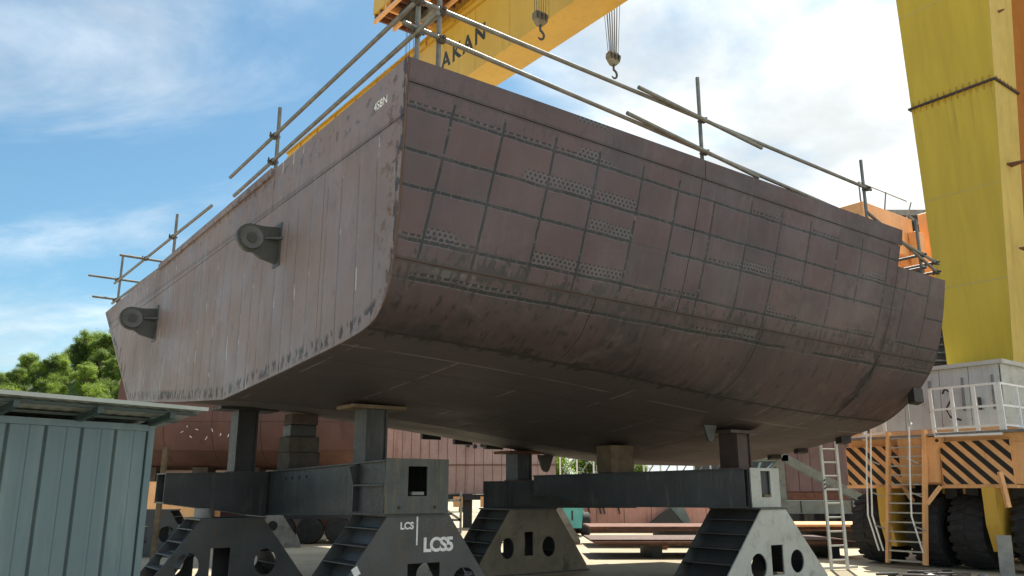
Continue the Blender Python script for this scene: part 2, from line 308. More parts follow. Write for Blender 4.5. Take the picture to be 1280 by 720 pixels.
    if kind == 'transom':
        du, iu = line(Uw, 0.44, 0.2, 0.16)
        seg = N.white(N.comb(iu, 3.0, 0))
        ln = N.m('MULTIPLY', N.m('MULTIPLY', band(du, 0.011, 0.006), N.mr(N.noise(N.comb(iu, N.m('MULTIPLY', V, 1.7), 0), 1.0, 3), 0.36, 0.46)), N.mr(V, 0.95, 1.0))
        c = N.mix(N.m('MULTIPLY', ln, 0.50), c, (0.055, 0.055, 0.06))
        wl = N.m('MULTIPLY', band(N.m('ADD', du, 0.03), 0.010, 0.008), N.mr(N.noise(N.comb(N.m('MULTIPLY', iu, 5.3), N.m('MULTIPLY', V, 2.6), 4), 1.0, 4), 0.56, 0.62))
        c = N.mix(N.m('MULTIPLY', wl, 0.75), c, (0.55, 0.53, 0.50))
        spl = N.mr(N.noise(N.vm('MULTIPLY', N.comb(U, V, 0), (9, 4, 1)), 1.6, 7, 0.75), 0.66, 0.76)
        c = N.mix(N.m('MULTIPLY', N.m('MULTIPLY', spl, N.mr(U, 4.0, 12.0, 0.15, 0.8)), 0.7), c, (0.46, 0.43, 0.40))
        red = N.mr(N.noise(N.vm('MULTIPLY', N.comb(U, V, 0), (2.0, 1.0, 1)), 0.8, 5, 0.6), 0.60, 0.74)
        c = N.mix(N.m('MULTIPLY', red, 0.55), c, (0.25, 0.10, 0.085))
        vt = N.noise(N.vm('MULTIPLY', N.comb(U, V, 0), (5.0, 0.5, 1)), 1.0, 6, 0.65)
        c = N.mix(N.m('MULTIPLY', N.mr(vt, 0.5, 0.75), 0.22), c, (0.36, 0.30, 0.275))
        bl_ = N.mr(N.noise(co, 2.3, 7, 0.72, 0.5), 0.56, 0.70)
        c = N.mix(N.m('MULTIPLY', bl_, 0.35), c, (0.13, 0.075, 0.06))
        rst = N.mr(N.noise(co, 5.5, 6, 0.7), 0.53, 0.60)
        c = N.mix(N.m('MULTIPLY', N.m('MULTIPLY', rst, N.mr(U, 0.85, 0.2)), 0.85), c, (0.11, 0.05, 0.025))
        h = N.m('ADD', h, N.m('MULTIPLY', N.m('MINIMUM', N.m('ABSOLUTE', du), 0.08), 4.0))
        at2 = N.n('ShaderNodeAttribute', attribute_name='low').outputs['Fac']
        dab = N.mr(N.noise(N.comb(N.m('MULTIPLY', U, 10), N.m('MULTIPLY', V, 3.5), 9), 1.0, 3), 0.49, 0.54)
        c = N.mix(N.m('MULTIPLY', N.m('MULTIPLY', dab, N.m('MULTIPLY', N.mr(at2, 0.40, 0.62), N.mr(at2, 0.98, 0.8))), 0.9), c, (0.04, 0.03, 0.03))
        dab2 = N.mr(N.noise(N.comb(N.m('MULTIPLY', U, 7), N.m('MULTIPLY', V, 6.0), 2), 1.0, 3), 0.56, 0.62)
        c = N.mix(N.m('MULTIPLY', N.m('MULTIPLY', dab2, N.m('MULTIPLY', N.mr(V, 0.10, 0.2), N.mr(V, 0.5, 0.35))), 0.55), c, (0.06, 0.05, 0.05))
    N.put(b.inputs['Base Color'], c)
    N.put(b.inputs['Roughness'], N.mr(N.m('ADD', N.m('MULTIPLY', fine, 0.4), N.m('MULTIPLY', N.noise(uv, 0.8, 4), 0.6)), 0.35, 0.62, 0.62 if kind == 'bottom' else 0.40, 0.80 if kind == 'bottom' else 0.68))
    b.inputs['Specular IOR Level'].default_value = 0.45
    N.put(b.inputs['Normal'], N.bump(N.m('ADD', h, N.m('MULTIPLY', big, 0.8)), 0.12 if kind == 'bottom' else 0.5, 0.03))
    return mt
for k in ('side', 'bilge', 'bottom', 'transom'): M['hull_' + k] = hull_mat('hull_' + k, k)

# ------------------------------------------------------------------ mesh helpers
def tag(o, label=None, cat=None, group=None, kind=None):
    if label: o['label'] = label
    if cat: o['category'] = cat
    if group: o['group'] = group
    if kind: o['kind'] = kind
    return o
def empty(name, loc=(0, 0, 0), rz=0.0, **k):
    o = bpy.data.objects.new(name, None); COL.objects.link(o); o.location = loc; o.rotation_euler = (0, 0, rz)
    o.empty_display_size = 0.3
    return tag(o, **k)
def link(name, me, mat, parent=None, loc=(0, 0, 0), rot=None):
    o = bpy.data.objects.new(name, me); COL.objects.link(o)
    if mat is not None and not me.materials: me.materials.append(M[mat])
    if parent: o.parent = parent
    o.location = loc
    if rot: o.rotation_euler = rot
    return o
def copy_tree(o, parent=None):
    c = o.copy(); COL.objects.link(c); c.parent = parent
    for ch in list(o.children): copy_tree(ch, c)
    return c

class MB:
    """collects geometry in world coordinates, written relative to `org`"""
    def __init__(s): s.v = []; s.f = []; s.smooth = False
    def poly(s, pts):
        i = len(s.v); s.v += [tuple(p) for p in pts]; s.f.append(tuple(range(i, i + len(pts)))); return s
    def hexa(s, b, t):
        i = len(s.v); s.v += [tuple(p) for p in b] + [tuple(p) for p in t]
        s.f += [(i+3, i+2, i+1, i), (i+4, i+5, i+6, i+7), (i, i+1, i+5, i+4), (i+1, i+2, i+6, i+5), (i+2, i+3, i+7, i+6), (i+3, i, i+4, i+7)]
        return s
    def box(s, x0, x1, y0, y1, z0, z1, fr=None):
        fr = fr or (lambda a, b, c: (a, b, c))
        return s.hexa([fr(x0, y0, z0), fr(x1, y0, z0), fr(x1, y1, z0), fr(x0, y1, z0)], [fr(x0, y0, z1), fr(x1, y0, z1), fr(x1, y1, z1), fr(x0, y1, z1)])
    def bar(s, a, b, w, h, up=(0, 0, 1)):
        a, b = Vector(a), Vector(b); d = (b - a).normalized(); up = Vector(up)
        x = d.cross(up)
        if x.length < 1e-4: x = d.cross(Vector((0, 1, 0)))
        x.normalize(); y = x.cross(d).normalized(); x *= w / 2; y *= h / 2
        return s.hexa([a - x - y, a + x - y, a + x + y, a - x + y], [b - x - y, b + x - y, b + x + y, b - x + y])
    def tube(s, pts, r, n=10, cap=True):
        pts = [Vector(p) for p in pts]; rings = []
        up = Vector((0.13, 0.31, 0.94))
        for k, p in enumerate(pts):
            d = (pts[min(k+1, len(pts)-1)] - pts[max(k-1, 0)]).normalized()
            x = d.cross(up)
            if x.length < 1e-3: x = d.cross(Vector((1, 0, 0)))
            x.normalize(); y = x.cross(d).normalized()
            rk = r[k] if isinstance(r, (list, tuple)) else r
            i = len(s.v); rings.append(i)
            s.v += [tuple(p + x * math.cos(2*math.pi*j/n) * rk + y * math.sin(2*math.pi*j/n) * rk) for j in range(n)]
        for a, b in zip(rings, rings[1:]):
            for j in range(n): s.f.append((a+j, a+(j+1) % n, b+(j+1) % n, b+j))
        if cap:
            s.f.append(tuple(rings[0]+j for j in range(n))[::-1]); s.f.append(tuple(rings[-1]+j for j in range(n)))
        return s
    def prism(s, pts, d):
        """polygon (3D points) extruded by vector d"""
        n = len(pts); i = len(s.v); d = Vector(d)
        s.v += [tuple(Vector(p)) for p in pts] + [tuple(Vector(p) + d) for p in pts]
        s.f.append(tuple(range(i, i+n))[::-1]); s.f.append(tuple(range(i+n, i+2*n)))
        for j in range(n): s.f.append((i+j, i+(j+1) % n, i+n+(j+1) % n, i+n+j))
        return s
    def lathe(s, prof, c, axis, n=32):
        """profile [(along axis, radius)]"""
        c = Vector(c); ax = Vector(axis).normalized(); x = ax.cross(Vector((0, 0, 1)))
        if x.length < 1e-3: x = Vector((1, 0, 0))
        x.normalize(); y = ax.cross(x); rings = []
        for a, r in prof:
            i = len(s.v); rings.append(i)
            s.v += [tuple(c + ax * a + (x * math.cos(2*math.pi*j/n) + y * math.sin(2*math.pi*j/n)) * r) for j in range(n)]
        for a, b in zip(rings, rings[1:]):
            for j in range(n): s.f.append((a+j, a+(j+1) % n, b+(j+1) % n, b+j))
        s.f.append(tuple(rings[0]+j for j in range(n))); s.f.append(tuple(rings[-1]+j for j in range(n))[::-1])
        return s
    def mesh(s, name, org=(0, 0, 0)):
        me = bpy.data.meshes.new(name); ox = Vector(org)
        me.from_pydata([tuple(Vector(p) - ox) for p in s.v], [], s.f)
        bm = bmesh.new(); bm.from_mesh(me); bmesh.ops.recalc_face_normals(bm, faces=bm.faces[:]); bm.to_mesh(me); bm.free()
        if s.smooth: me.polygons.foreach_set('use_smooth', [True] * len(me.polygons)); me.set_sharp_from_angle(angle=R(38))
        me.update(); return me
    def build(s, name, mat, parent=None, smooth=False, bevel=0):
        s.smooth = smooth
        org = parent_loc(parent)
        me = s.mesh(name, org)
        if bevel:
            bm = bmesh.new(); bm.from_mesh(me)
            bmesh.ops.bevel(bm, geom=[e for e in bm.edges], offset=bevel, segments=1, affect='EDGES', clamp_overlap=True)
            bm.to_mesh(me); bm.free()
        return link(name, me, mat, parent)
def parent_loc(p):
    o = Vector((0, 0, 0))
    while p: o += p.location; p = p.parent
    return o

def plate2d(name, outer, holes, th):
    """flat plate with cut holes in local XZ, thickness along Y centred"""
    cu = bpy.data.curves.new(name, 'CURVE'); cu.dimensions = '2D'; cu.fill_mode = 'BOTH'; cu.extrude = th / 2
    for pts in [outer] + holes:
        sp = cu.splines.new('POLY'); sp.points.add(len(pts) - 1); sp.use_cyclic_u = True
        for q, (x, y) in zip(sp.points, pts): q.co = (x, y, 0, 1)
    ob = bpy.data.objects.new(name, cu); COL.objects.link(ob)
    bpy.context.view_layer.update()
    me = bpy.data.meshes.new_from_object(ob.evaluated_get(bpy.context.evaluated_depsgraph_get()))
    bpy.data.objects.remove(ob); bpy.data.curves.remove(cu)
    me.transform(Matrix.Rotation(R(90), 4, 'X')); me.materials.clear(); me.name = name
    return me
def text_mesh(body, size, ext=0.002, off=0.0, shear=0.0, space=1.0):
    cu = bpy.data.curves.new('lettering', 'FONT'); cu.body = body; cu.size = size; cu.extrude = ext; cu.offset = off
    cu.shear = shear; cu.space_character = space; cu.align_x = 'CENTER'; cu.align_y = 'CENTER'
    ob = bpy.data.objects.new('lettering', cu); COL.objects.link(ob); bpy.context.view_layer.update()
    me = bpy.data.meshes.new_from_object(ob.evaluated_get(bpy.context.evaluated_depsgraph_get()))
    bpy.data.objects.remove(ob); bpy.data.curves.remove(cu); me.materials.clear()
    return me
def place_text(me, name, mat, parent, pos, right, up):
    r, u_ = Vector(right).normalized(), Vector(up).normalized(); n = r.cross(u_)
    mt = Matrix((r, u_, n)).transposed().to_4x4(); mt.translation = Vector(pos) - parent_loc(parent)
    me.transform(mt); me.name = name
    return link(name, me, mat, parent)
def circ(cx, cy, rx, ry=None, n=24):
    ry = ry or rx
    return [(cx + rx * math.cos(2*math.pi*i/n), cy + ry * math.sin(2*math.pi*i/n)) for i in range(n)]
def clip(poly, a, b, c):
    """keep a*x+b*y<=c"""
    out = []
    for i in range(len(poly)):
        p, q = poly[i], poly[(i+1) % len(poly)]
        dp, dq = a*p[0]+b*p[1]-c, a*q[0]+b*q[1]-c
        if dp <= 0: out.append(p)
        if dp * dq < 0:
            t = dp / (dp - dq); out.append((p[0]+(q[0]-p[0])*t, p[1]+(q[1]-p[1])*t))
    return out

# yard axes: u runs along the block's side, v along its transom and the crane beam
UX, UY = 0.79774, 0.60300
C0 = Vector((-1.1567, 8.3200, 0))
uv3, vv3, zv3 = Vector((UX, UY, 0)), Vector((-UY, UX, 0)), Vector((0, 0, 1))
YAW = math.atan2(UY, UX)
def H(s, t, z): return C0 + uv3 * s + vv3 * t + Vector((0, 0, z))
def st(x, y):
    d = Vector((x, y, 0)) - C0; return d.dot(uv3), d.dot(vv3)

# ------------------------------------------------------------------ ground and far hill
def build_ground():
    xs = [-400, -200, -100, -60, -40, -28, -20, -14, -10, -6, -3, 0, 3, 6, 10, 14, 20, 28, 40, 60, 100, 200, 400]
    ys = [-60, -20, -6, 0, 4, 8, 12, 16, 20, 24, 30, 36, 44, 55, 80, 120, 200, 400, 900]
    b = MB()
    for y in ys:
        for x in xs: b.v.append((x, y, 0.0))
    n = len(xs)
    for j in range(len(ys)-1):
        for i in range(n-1): b.f.append((j*n+i, j*n+i+1, (j+1)*n+i+1, (j+1)*n+i))
    tag(b.build('ground', 'ground'), kind='structure')
    hx = MB(); nx, ny = 40, 18; x0, x1, y0, y1 = -240, -20, 100, 300
    def hz(x, y):
        a = max(0.0, 1 - ((x + 66) / 56) ** 2); c = min(1, max(0, (y - 104) / 60)); c = c * c * (3 - 2 * c)
        return 29.5 * max(0, a) * c + 0.8 * mnoise.noise(Vector((x * .06, y * .06, 1))) * c - 0.15 * (1 - c) - 0.05
    for j in range(ny+1):
        for i in range(nx+1):
            x, y = x0 + (x1-x0)*i/nx, y0 + (y1-y0)*j/ny; hx.v.append((x, y, hz(x, y)))
    for j in range(ny):
        for i in range(nx): a = j*(nx+1)+i; hx.f.append((a, a+1, a+nx+2, a+nx+1))
    tag(hx.build('hill', 'hill', smooth=True), kind='structure')
    return hz
hill_z = build_ground()

# ------------------------------------------------------------------ the ship block
LEN = 12.2
SEC0 = [(0, 6.405), (.04, 5.60), (.09, 4.85), (.15, 4.20), (.26, 3.80), (.46, 3.54), (.95, 3.36), (2.7, 3.20), (5.5, 3.00), (8.0, 3.17), (11.9, 3.50), (15.6, 6.12)]
SEC1 = [(-.12, 6.38), (.0, 5.55), (.15, 4.80), (.33, 4.20), (.60, 3.75), (1.0, 3.33), (1.70, 2.92), (3.1, 2.58), (5.3, 2.24), (6.5, 2.22), (7.6, 2.5), (8.8, 6.1)]
SUB = 5
def catmull(p0, p1, p2, p3, t):
    return tuple(0.5 * (2*b + (c-a)*t + (2*a-5*b+4*c-d)*t*t + (-a+3*b-3*c+d)*t**3) for a, b, c, d in zip(p0, p1, p2, p3))
def refine(sec):
    out = []; sm = sec[:9]                      # smooth topside, bilge and bottom as far as the keel
    for i in range(8):
        p0 = sm[i-1] if i else tuple(2*a-b for a, b in zip(sm[0], sm[1]))
        p3 = sm[i+2] if i < 7 else tuple(2*a-b for a, b in zip(sm[8], sm[7]))
        for k in range(SUB): out.append(catmull(p0, sm[i], sm[i+1], p3, k/SUB))
    for i in range(8, 11):
        for k in range(SUB): out.append(tuple(a+(b-a)*k/SUB for a, b in zip(sec[i], sec[i+1])))
    out.append(sec[-1]); return out
R0, R1 = refine(SEC0), refine(SEC1)
NW = len(R0)
GIRTH = [0.0]
for a, b in zip(R0, R0[1:]): GIRTH.append(GIRTH[-1] + math.hypot(a[0]-b[0], a[1]-b[1]))
def bl(s):
    x = min(1, max(0, s / 10.5)); return x*x*(3-2*x)
def hull_pt(s, w):
    """w = float index along the section"""
    i = min(int(w), NW-2); f = w - i; q = (max(s, 0) / LEN) ** 0.7; k = bl(s)
    t0 = R0[i][0]+(R0[i+1][0]-R0[i][0])*f; t1 = R1[i][0]+(R1[i+1][0]-R1[i][0])*f
    z0 = R0[i][1]+(R0[i+1][1]-R0[i][1])*f; z1 = R1[i][1]+(R1[i+1][1]-R1[i][1])*f
    return t0+(t1-t0)*q, z0+(z1-z0)*k
def girth(w):
    i = min(int(w), NW-2); return GIRTH[i]+(GIRTH[i+1]-GIRTH[i])*(w-i)
def w_of_girth(g):
    for i in range(NW-1):
        if GIRTH[i+1] >= g: return i + (g-GIRTH[i])/(GIRTH[i+1]-GIRTH[i])
    return NW-1
def hull_under(x, y):
    """height of the shell's underside above a ground point"""
    s, t = st(x, y); s = min(max(s, 0), LEN)
    best = None
    for k in range(25, (NW-1)*4):
        w = k/4; a = hull_pt(s, w); b_ = hull_pt(s, w+.25) if w+.25 <= NW-1 else a
        if min(a[0], b_[0]) <= t <= max(a[0], b_[0]) + 1e-9 and abs(a[0]-b_[0]) > 1e-6:
            f = (t-a[0])/(b_[0]-a[0]); z = a[1]+(b_[1]-a[1])*f
            best = z if best is None else min(best, z)
    return best
SKEW = 0.20
def skew(z): return -SKEW * max(0.0, min(1.0, (6.4 - z) / 2.6)) * 2.4
ship = empty('ship_block', H(0, 0, 0) , label='huge rust-brown ship hull block propped on steel trestles', cat='ship block')

def shell_patch(name, s0, s1, w0, w1, mat, n_s, n_w, out=0.0, gap=0.006, skew0=0.0, skew1=0.0):
    """one curved plate with its own edge thickness"""
    def P(a, b_, off):
        w = w0 + (w1-w0)*b_
        s = s0 + (s1-s0)*a
        t, z = hull_pt(s, w); s += (skew0*(1-a) + skew1*a) * (skew(z) / 1.0)
        t, z = hull_pt(s, w)
        e = 0.3; ta, za = hull_pt(s, max(0, w-e)); tb, zb = hull_pt(s, min(NW-1, w+e))
        nx, nz = (zb-za), -(tb-ta); l = math.hypot(nx, nz) or 1
        return s, t + nx/l*off, z + nz/l*off, w
    b = MB(); uvs = []
    ga = gap / max(.01, abs(s1-s0)); gb = gap / max(.01, girth(w1)-girth(w0))
    As = [ga + (1-2*ga)*i/n_s for i in range(n_s+1)]; Bs = [gb + (1-2*gb)*j/n_w for j in range(n_w+1)]
    for layer in (out, out-0.016):
        for bb in Bs:
            for aa in As:
                s, t, z, w = P(aa, bb, layer); b.v.append(tuple(H(s, t, z)))
                uvs.append((s - skew(z), girth(w)))
    W = n_s+1; top = len(As)*len(Bs)
    for j in range(n_w):
        for i in range(n_s): b.f.append((j*W+i, j*W+i+1, (j+1)*W+i+1, (j+1)*W+i))
    ring = [i for i in range(W)] + [j*W+n_s for j in range(1, n_w+1)] + [n_w*W+i for i in range(n_s-1, -1, -1)] + [j*W for j in range(n_w-1, 0, -1)]
    for a_, c_ in zip(ring, ring[1:]+ring[:1]): b.f.append((a_, c_, c_+top, a_+top))
    me = bpy.data.meshes.new(name); o = parent_loc(ship)
    me.from_pydata([tuple(Vector(p)-o) for p in b.v], [], b.f)
    bm = bmesh.new(); bm.from_mesh(me); bmesh.ops.recalc_face_normals(bm, faces=bm.faces[:]); bm.to_mesh(me); bm.free()
    ul = me.uv_layers.new(name='UVMap')
    for lp in me.loops: ul.data[lp.index].uv = uvs[lp.vertex_index]
    me.polygons.foreach_set('use_smooth', [True]*len(me.polygons)); me.set_sharp_from_angle(angle=R(40))
    return link(name, me, mat, ship)

wS = w_of_girth(0.30); wA = w_of_girth(2.33); wB = w_of_girth(3.30)
wK = 8*SUB; wC = 10*SUB; wTop = NW-1
zcut = w_of_girth(0.68)
# closed core just under the plates (seen only in the joints)
def core():
    b = MB(); ns = 14; rings = []
    def inn(s, w):
        t, z = hull_pt(s, w); tc, zc = 6.0, 5.0; d = math.hypot(t-tc, z-zc); k = 1 - 0.014/d*1.6
        return tc+(t-tc)*k, zc+(z-zc)*k
    for i in range(ns+1):
        s = 0.004 + 10.42*i/ns; rings.append(len(b.v))
        for w in range(NW):
            t, z = inn(s, w); b.v.append(tuple(H(s, t, min(z, 6.36))))
    for a, c in zip(rings, rings[1:]):
        for w in range(NW-1): b.f.append((a+w, a+w+1, c+w+1, c+w))
        b.f.append((a+NW-1, a, c, c+NW-1))
    b.f.append(tuple(range(rings[0], rings[0]+NW))); b.f.append(tuple(range(rings[-1], rings[-1]+NW)))
    b.build('inner_structure', 'rust', ship)
    b = MB(); rings = []
    w0 = int(zcut)+1
    for i in range(5):
        s = 10.44 + (LEN-0.03-10.44)*i/4; rings.append(len(b.v))
        for w in range(w0, NW):
            t, z = inn(s, w); b.v.append(tuple(H(s, t, min(z, 5.5))))
    n = NW-w0
    for a, c in zip(rings, rings[1:]):
        for w in range(n-1): b.f.append((a+w, a+w+1, c+w+1, c+w))
        b.f.append((a+n-1, a, c, c+n-1))
    b.f.append(tuple(range(rings[0], rings[0]+n))); b.f.append(tuple(range(rings[-1], rings[-1]+n)))
    b.build('inner_structure', 'rust', ship)
core()
BUTT = 10.55
cols_top = [(0, 5.0), (5.0, BUTT)]
for a, c in cols_top:
    k1 = 1.0; k0 = 1.0 if a > 0 else 0.0
    shell_patch('sheer_plate', a, c, 0, wS, 'hull_side', 12, 2)
    shell_patch('side_plate', a, c, wS, wA, 'hull_side', 14, 12, skew0=k0, skew1=k1)
for a, c in [(0, 3.4), (3.4, 7.0), (7.0, BUTT)]:
    shell_patch('bilge_plate', a, c, wA, wB, 'hull_bilge', 10, 12, skew1=0.9, skew0=0.9 if a > 0 else 0)
shell_patch('side_plate', BUTT, LEN, zcut, wA, 'hull_side', 5, 10, skew0=1.0)
shell_patch('bilge_plate', BUTT, LEN, wA, wB, 'hull_bilge', 5, 12, skew0=0.9)
for a, c in [(0, 4.2), (4.2, 8.3), (8.3, LEN)]:
    shell_patch('bottom_plate', a, c, wB, 7*SUB, 'hull_bottom', 12, 9)
    shell_patch('bottom_plate', a, c, 7*SUB, wK, 'hull_bottom', 10, 5)
    shell_patch('bottom_plate', a, c, wK, wC, 'hull_bottom', 10, 6)
    shell_patch('side_plate', a, c if c < LEN else BUTT, wC, wTop, 'hull_side', 6, 4)

# transom plates, cut from the end section
outline = [p for p in R0]
def transom_plate(poly, name='transom_plate', th=0.018, extra=0.0):
    if len(poly) < 3: return
    # shrink for the joint
    cx = sum(p[0] for p in poly)/len(poly); cz = sum(p[1] for p in poly)/len(poly)
    pts = [(p[0]+(0.006 if p[0] < cx else -0.006), p[1]+(0.006 if p[1] < cz else -0.006)) for p in poly]
    n = len(pts); o = parent_loc(ship)
    vs_ = [H(-th-extra, t, z)-o for t, z in pts] + [H(-0.001, t, z)-o for t, z in pts]
    f = [tuple(range(n)), tuple(range(n, 2*n))[::-1]] + [(i, (i+1) % n, n+(i+1) % n, n+i) for i in range(n)]
    me = bpy.data.meshes.new(name); me.from_pydata([tuple(q) for q in vs_], [], f)
    bm = bmesh.new(); bm.from_mesh(me); bmesh.ops.recalc_face_normals(bm, faces=bm.faces[:])
    bmesh.ops.triangulate(bm, faces=[ff for ff in bm.faces if len(ff.verts) > 4])
    # cut across so that the edge weight below stays local
    for zc in [3.3, 3.5, 3.7, 3.9]:
        bmesh.ops.bisect_plane(bm, geom=bm.verts[:]+bm.edges[:]+bm.faces[:], plane_co=(0, 0, zc), plane_no=(0, 0, 1))
    k = 0.4
    while k < 15.5:
        bmesh.ops.bisect_plane(bm, geom=bm.verts[:]+bm.edges[:]+bm.faces[:], plane_co=tuple(vv3*k), plane_no=tuple(vv3)); k += 0.5
    bm.to_mesh(me); bm.free()
    ul = me.uv_layers.new(name='UVMap'); lo = me.attributes.new('low', 'FLOAT', 'POINT')
    import bisect
    def zb(t):
        best = 9
        for a, c in zip(R0, R0[1:]):
            if min(a[0], c[0]) <= t <= max(a[0], c[0]) and c[0] != a[0]: best = min(best, a[1]+(c[1]-a[1])*(t-a[0])/(c[0]-a[0]))
        return best
    co = []
    for v_ in me.vertices:
        t = v_.co.dot(vv3); z = v_.co.z; co.append((t, 6.405-z)); lo.data[v_.index].value = max(0, 1-(z-zb(t))/0.42)
    for lp in me.loops: ul.data[lp.index].uv = co[lp.vertex_index]
    return link(name, me, 'hull_transom', ship)
def zline(t): return 5.70 - 0.012*t      # seam under the upper strake
def band_clip(poly, t0, t1): return clip(clip(poly, -1, 0, -t0), 1, 0, t1)
top_p = clip(outline, -0.012, -1, -5.70); low_p = clip(outline, 0.012, 1, 5.70)
for a, c in [(-1, 3.95), (3.95, 10.2), (10.2, 17)]:
    transom_plate(band_clip(top_p, a, c), extra=0.0)
for a, c in [(-1, 2.1), (2.1, 6.3), (6.3, 10.2), (10.2, 17)]: transom_plate(band_clip(low_p, a, c))
# flat bar along the top of the transom
MB().hexa([H(-.06, 4.0, 6.22), H(.10, 4.0, 6.22), H(.10, 10.3, 6.12), H(-.06, 10.3, 6.12)], [H(-.06, 4.0, 6.345), H(.10, 4.0, 6.345), H(.10, 10.3, 6.235), H(-.06, 10.3, 6.235)]).build('edge_bar', 'hull_transom', ship)
# corner weld bead on the near edge
pts = [H(-0.012, R0[i][0]-0.004, R0[i][1]) for i in range(0, 5*SUB)]
MB().tube(pts, 0.012, 6).build('corner_weld', 'plate_edge', ship, smooth=True)

# lifting lugs on the transom
def lug(t, z, k=1.0):
    root = empty('lifting_lug', H(-.018, t, z)); root.parent = ship; root.location = H(-.018, t, z) - parent_loc(ship)
    oz = lambda a, b_, c: H(-.018 - a*k, t + b_*k, z + c*k)       # a = outward, b = across, c = up
    prof = [(0, -.34), (.30, -.27)] + [(.46 + .24*math.cos(q), .04 + .24*math.sin(q)) for q in [R(-100 + i*20) for i in range(11)]] + [(.26, .27), (0, .30)]
    MB().prism([oz(a, -.03, c) for a, c in prof], vv3*0.07*k).build('eye_plate', 'lug', root)
    MB().lathe([(-.055*k, .10*k), (-.065*k, .19*k), (.065*k, .19*k), (.055*k, .10*k)], oz(.46, 0.005, .04), vv3, 28).build('boss_ring', 'lug_ring', root, smooth=True)
    MB().lathe([(-.075*k, .0), (-.075*k, .085*k), (.075*k, .085*k), (.075*k, 0)], oz(.46, 0.005, .04), vv3, 20).build('pin_hole', 'lug', root, smooth=True)
    for q in (-1, 1):
        b0, b1 = (-.23, -.03) if q < 0 else (.04, .24)
        MB().prism([oz(0, b0 if q < 0 else b1, .05), oz(0, b1 if q < 0 else b0, .05), oz(.26, b1 if q < 0 else b0, .05)], (0, 0, 0.035*k)).build('gusset', 'lug', root)
    MB().box(-.018, 0, -.30, .30, -.38, .36, lambda a, b_, c: oz(a+.018, b_*.5, c)).build('doubler_plate', 'lug', root)
lug(3.62, 5.05, .86); lug(10.2, 4.97, 1.0)
me = text_mesh('4S8N', 0.15, 0.001); place_text(me, 'lettering', 'mark_white', ship, H(-.0195, .62, 6.06), -vv3, Vector((0, 0, 1)))
# temporary clip plates round the open end
for t, z, w in [(.83, 3.54, .26), (2.48, 2.70, .30), (3.5, 2.53, .22), (4.2, 2.42, .22)]:
    tt = t - .04
    MB().hexa([H(LEN-.34, tt-w*.35, z-.07-(.02 if t > 1 else .14)), H(LEN+.02, tt-w*.35, z-.07-(.02 if t > 1 else .14)), H(LEN+.02, tt+.04, z-.12-(.0 if t > 1 else .14)), H(LEN-.34, tt+.04, z-.12-(0 if t > 1 else .14))],
              [H(LEN-.34, tt-w*.35, z+.06), H(LEN+.02, tt-w*.35, z+.06), H(LEN+.02, tt+.04, z+.04), H(LEN-.34, tt+.04, z+.04)]).build('clip_plate', 'black', ship)
# row of clips hanging under the far chine
for i in range(7):
    s = 6.0 + i*0.75; t, z = hull_pt(s, wC-0.3)
    MB().box(s-.25, s+.25, t-.05, t+.05, z-.10, z+.05, H).build('clip_plate', 'black', ship)

# ------------------------------------------------------------------ scaffold guard rails
def rail(label, tubes, posts, couplers, cat='guard rail'):
    o0 = posts[0][0]
    r = empty('guard_rail', o0, label=label, cat=cat, group='scaffold tube guard rails on the block')
    for a, b_ in posts: MB().tube([a, b_], 0.030, 10).build('post', 'tube', r, smooth=True)
    for a, b_ in tubes: MB().tube([a, b_], 0.030, 10).build('rail_tube', 'tube', r, smooth=True)
    for p, d in couplers:
        d = Vector(d).normalized()
        cb = MB(); cb.lathe([(-.04, .036), (-.04, .052), (.04, .052), (.04, .036)], p, d, 10)
        q = d.cross(Vector((0, 0, 1))); q = q.normalized() if q.length > .1 else uv3
        cb.bar(Vector(p)-q*.085, Vector(p)+q*.085, .03, .03); cb.bar(Vector(p)-q*.07+zv3*.05, Vector(p)-q*.07-zv3*.05, .022, .022)
        cb.build('coupler', 'coupler', r)
    return r
T = .13
def side_posts(l): return [(H(s, T, b_), H(s+.0, T, a)) for s, a, b_ in l]
pz = 6.37
up = [(0.05, 7.20), (9.85, 7.08)]; lo = [(-.05, 6.85), (12.15, 6.03)]
def lz(s): return 6.84 - 0.045*s - (0.018*(s-9.5) if s > 9.5 else 0)
cpl = []
for s in (.46, 5.16, 9.76): cpl += [(H(s, T-.05, 7.20-.0122*s), uv3), (H(s, T-.05, lz(s)), uv3)]
rail('grey tube guard rail with tall posts along the long gridded side of the block',
     [(H(.02, T-.06, 7.20), H(9.9, T-.06, 7.08)), (H(-.06, T-.06, 6.845), H(9.6, T-.06, lz(9.6))), (H(9.2, T-.12, lz(9.2)), H(12.2, T-.06, 6.03)),
      (H(3.7, T-.13, 7.19), H(6.5, T-.13, 7.0)), (H(3.45, T-.13, 6.72), H(6.35, T-.13, 6.46)), (H(9.75, T-.02, 6.62), H(12.15, T-.06, 5.83)),
      (H(11.6, T-.10, 6.12), H(11.6, T+1.1, 6.12)), (H(11.6, T-.10, 5.86), H(11.6, T+1.1, 5.86)), (H(12.1, T-.1, 6.05), H(12.1, T+.9, 6.05)), (H(12.1, T-.1, 5.85), H(12.1, T+.9, 5.85))],
     side_posts([(.46, 7.72, pz), (5.16, 7.87, pz), (9.76, 7.66, pz), (11.6, 6.86, 5.52)]), cpl + [(H(11.6, T-.05, 6.12), uv3), (H(12.1, T-.05, 6.05), uv3), (H(12.1, T-.05, 5.85), uv3)])
S = .15
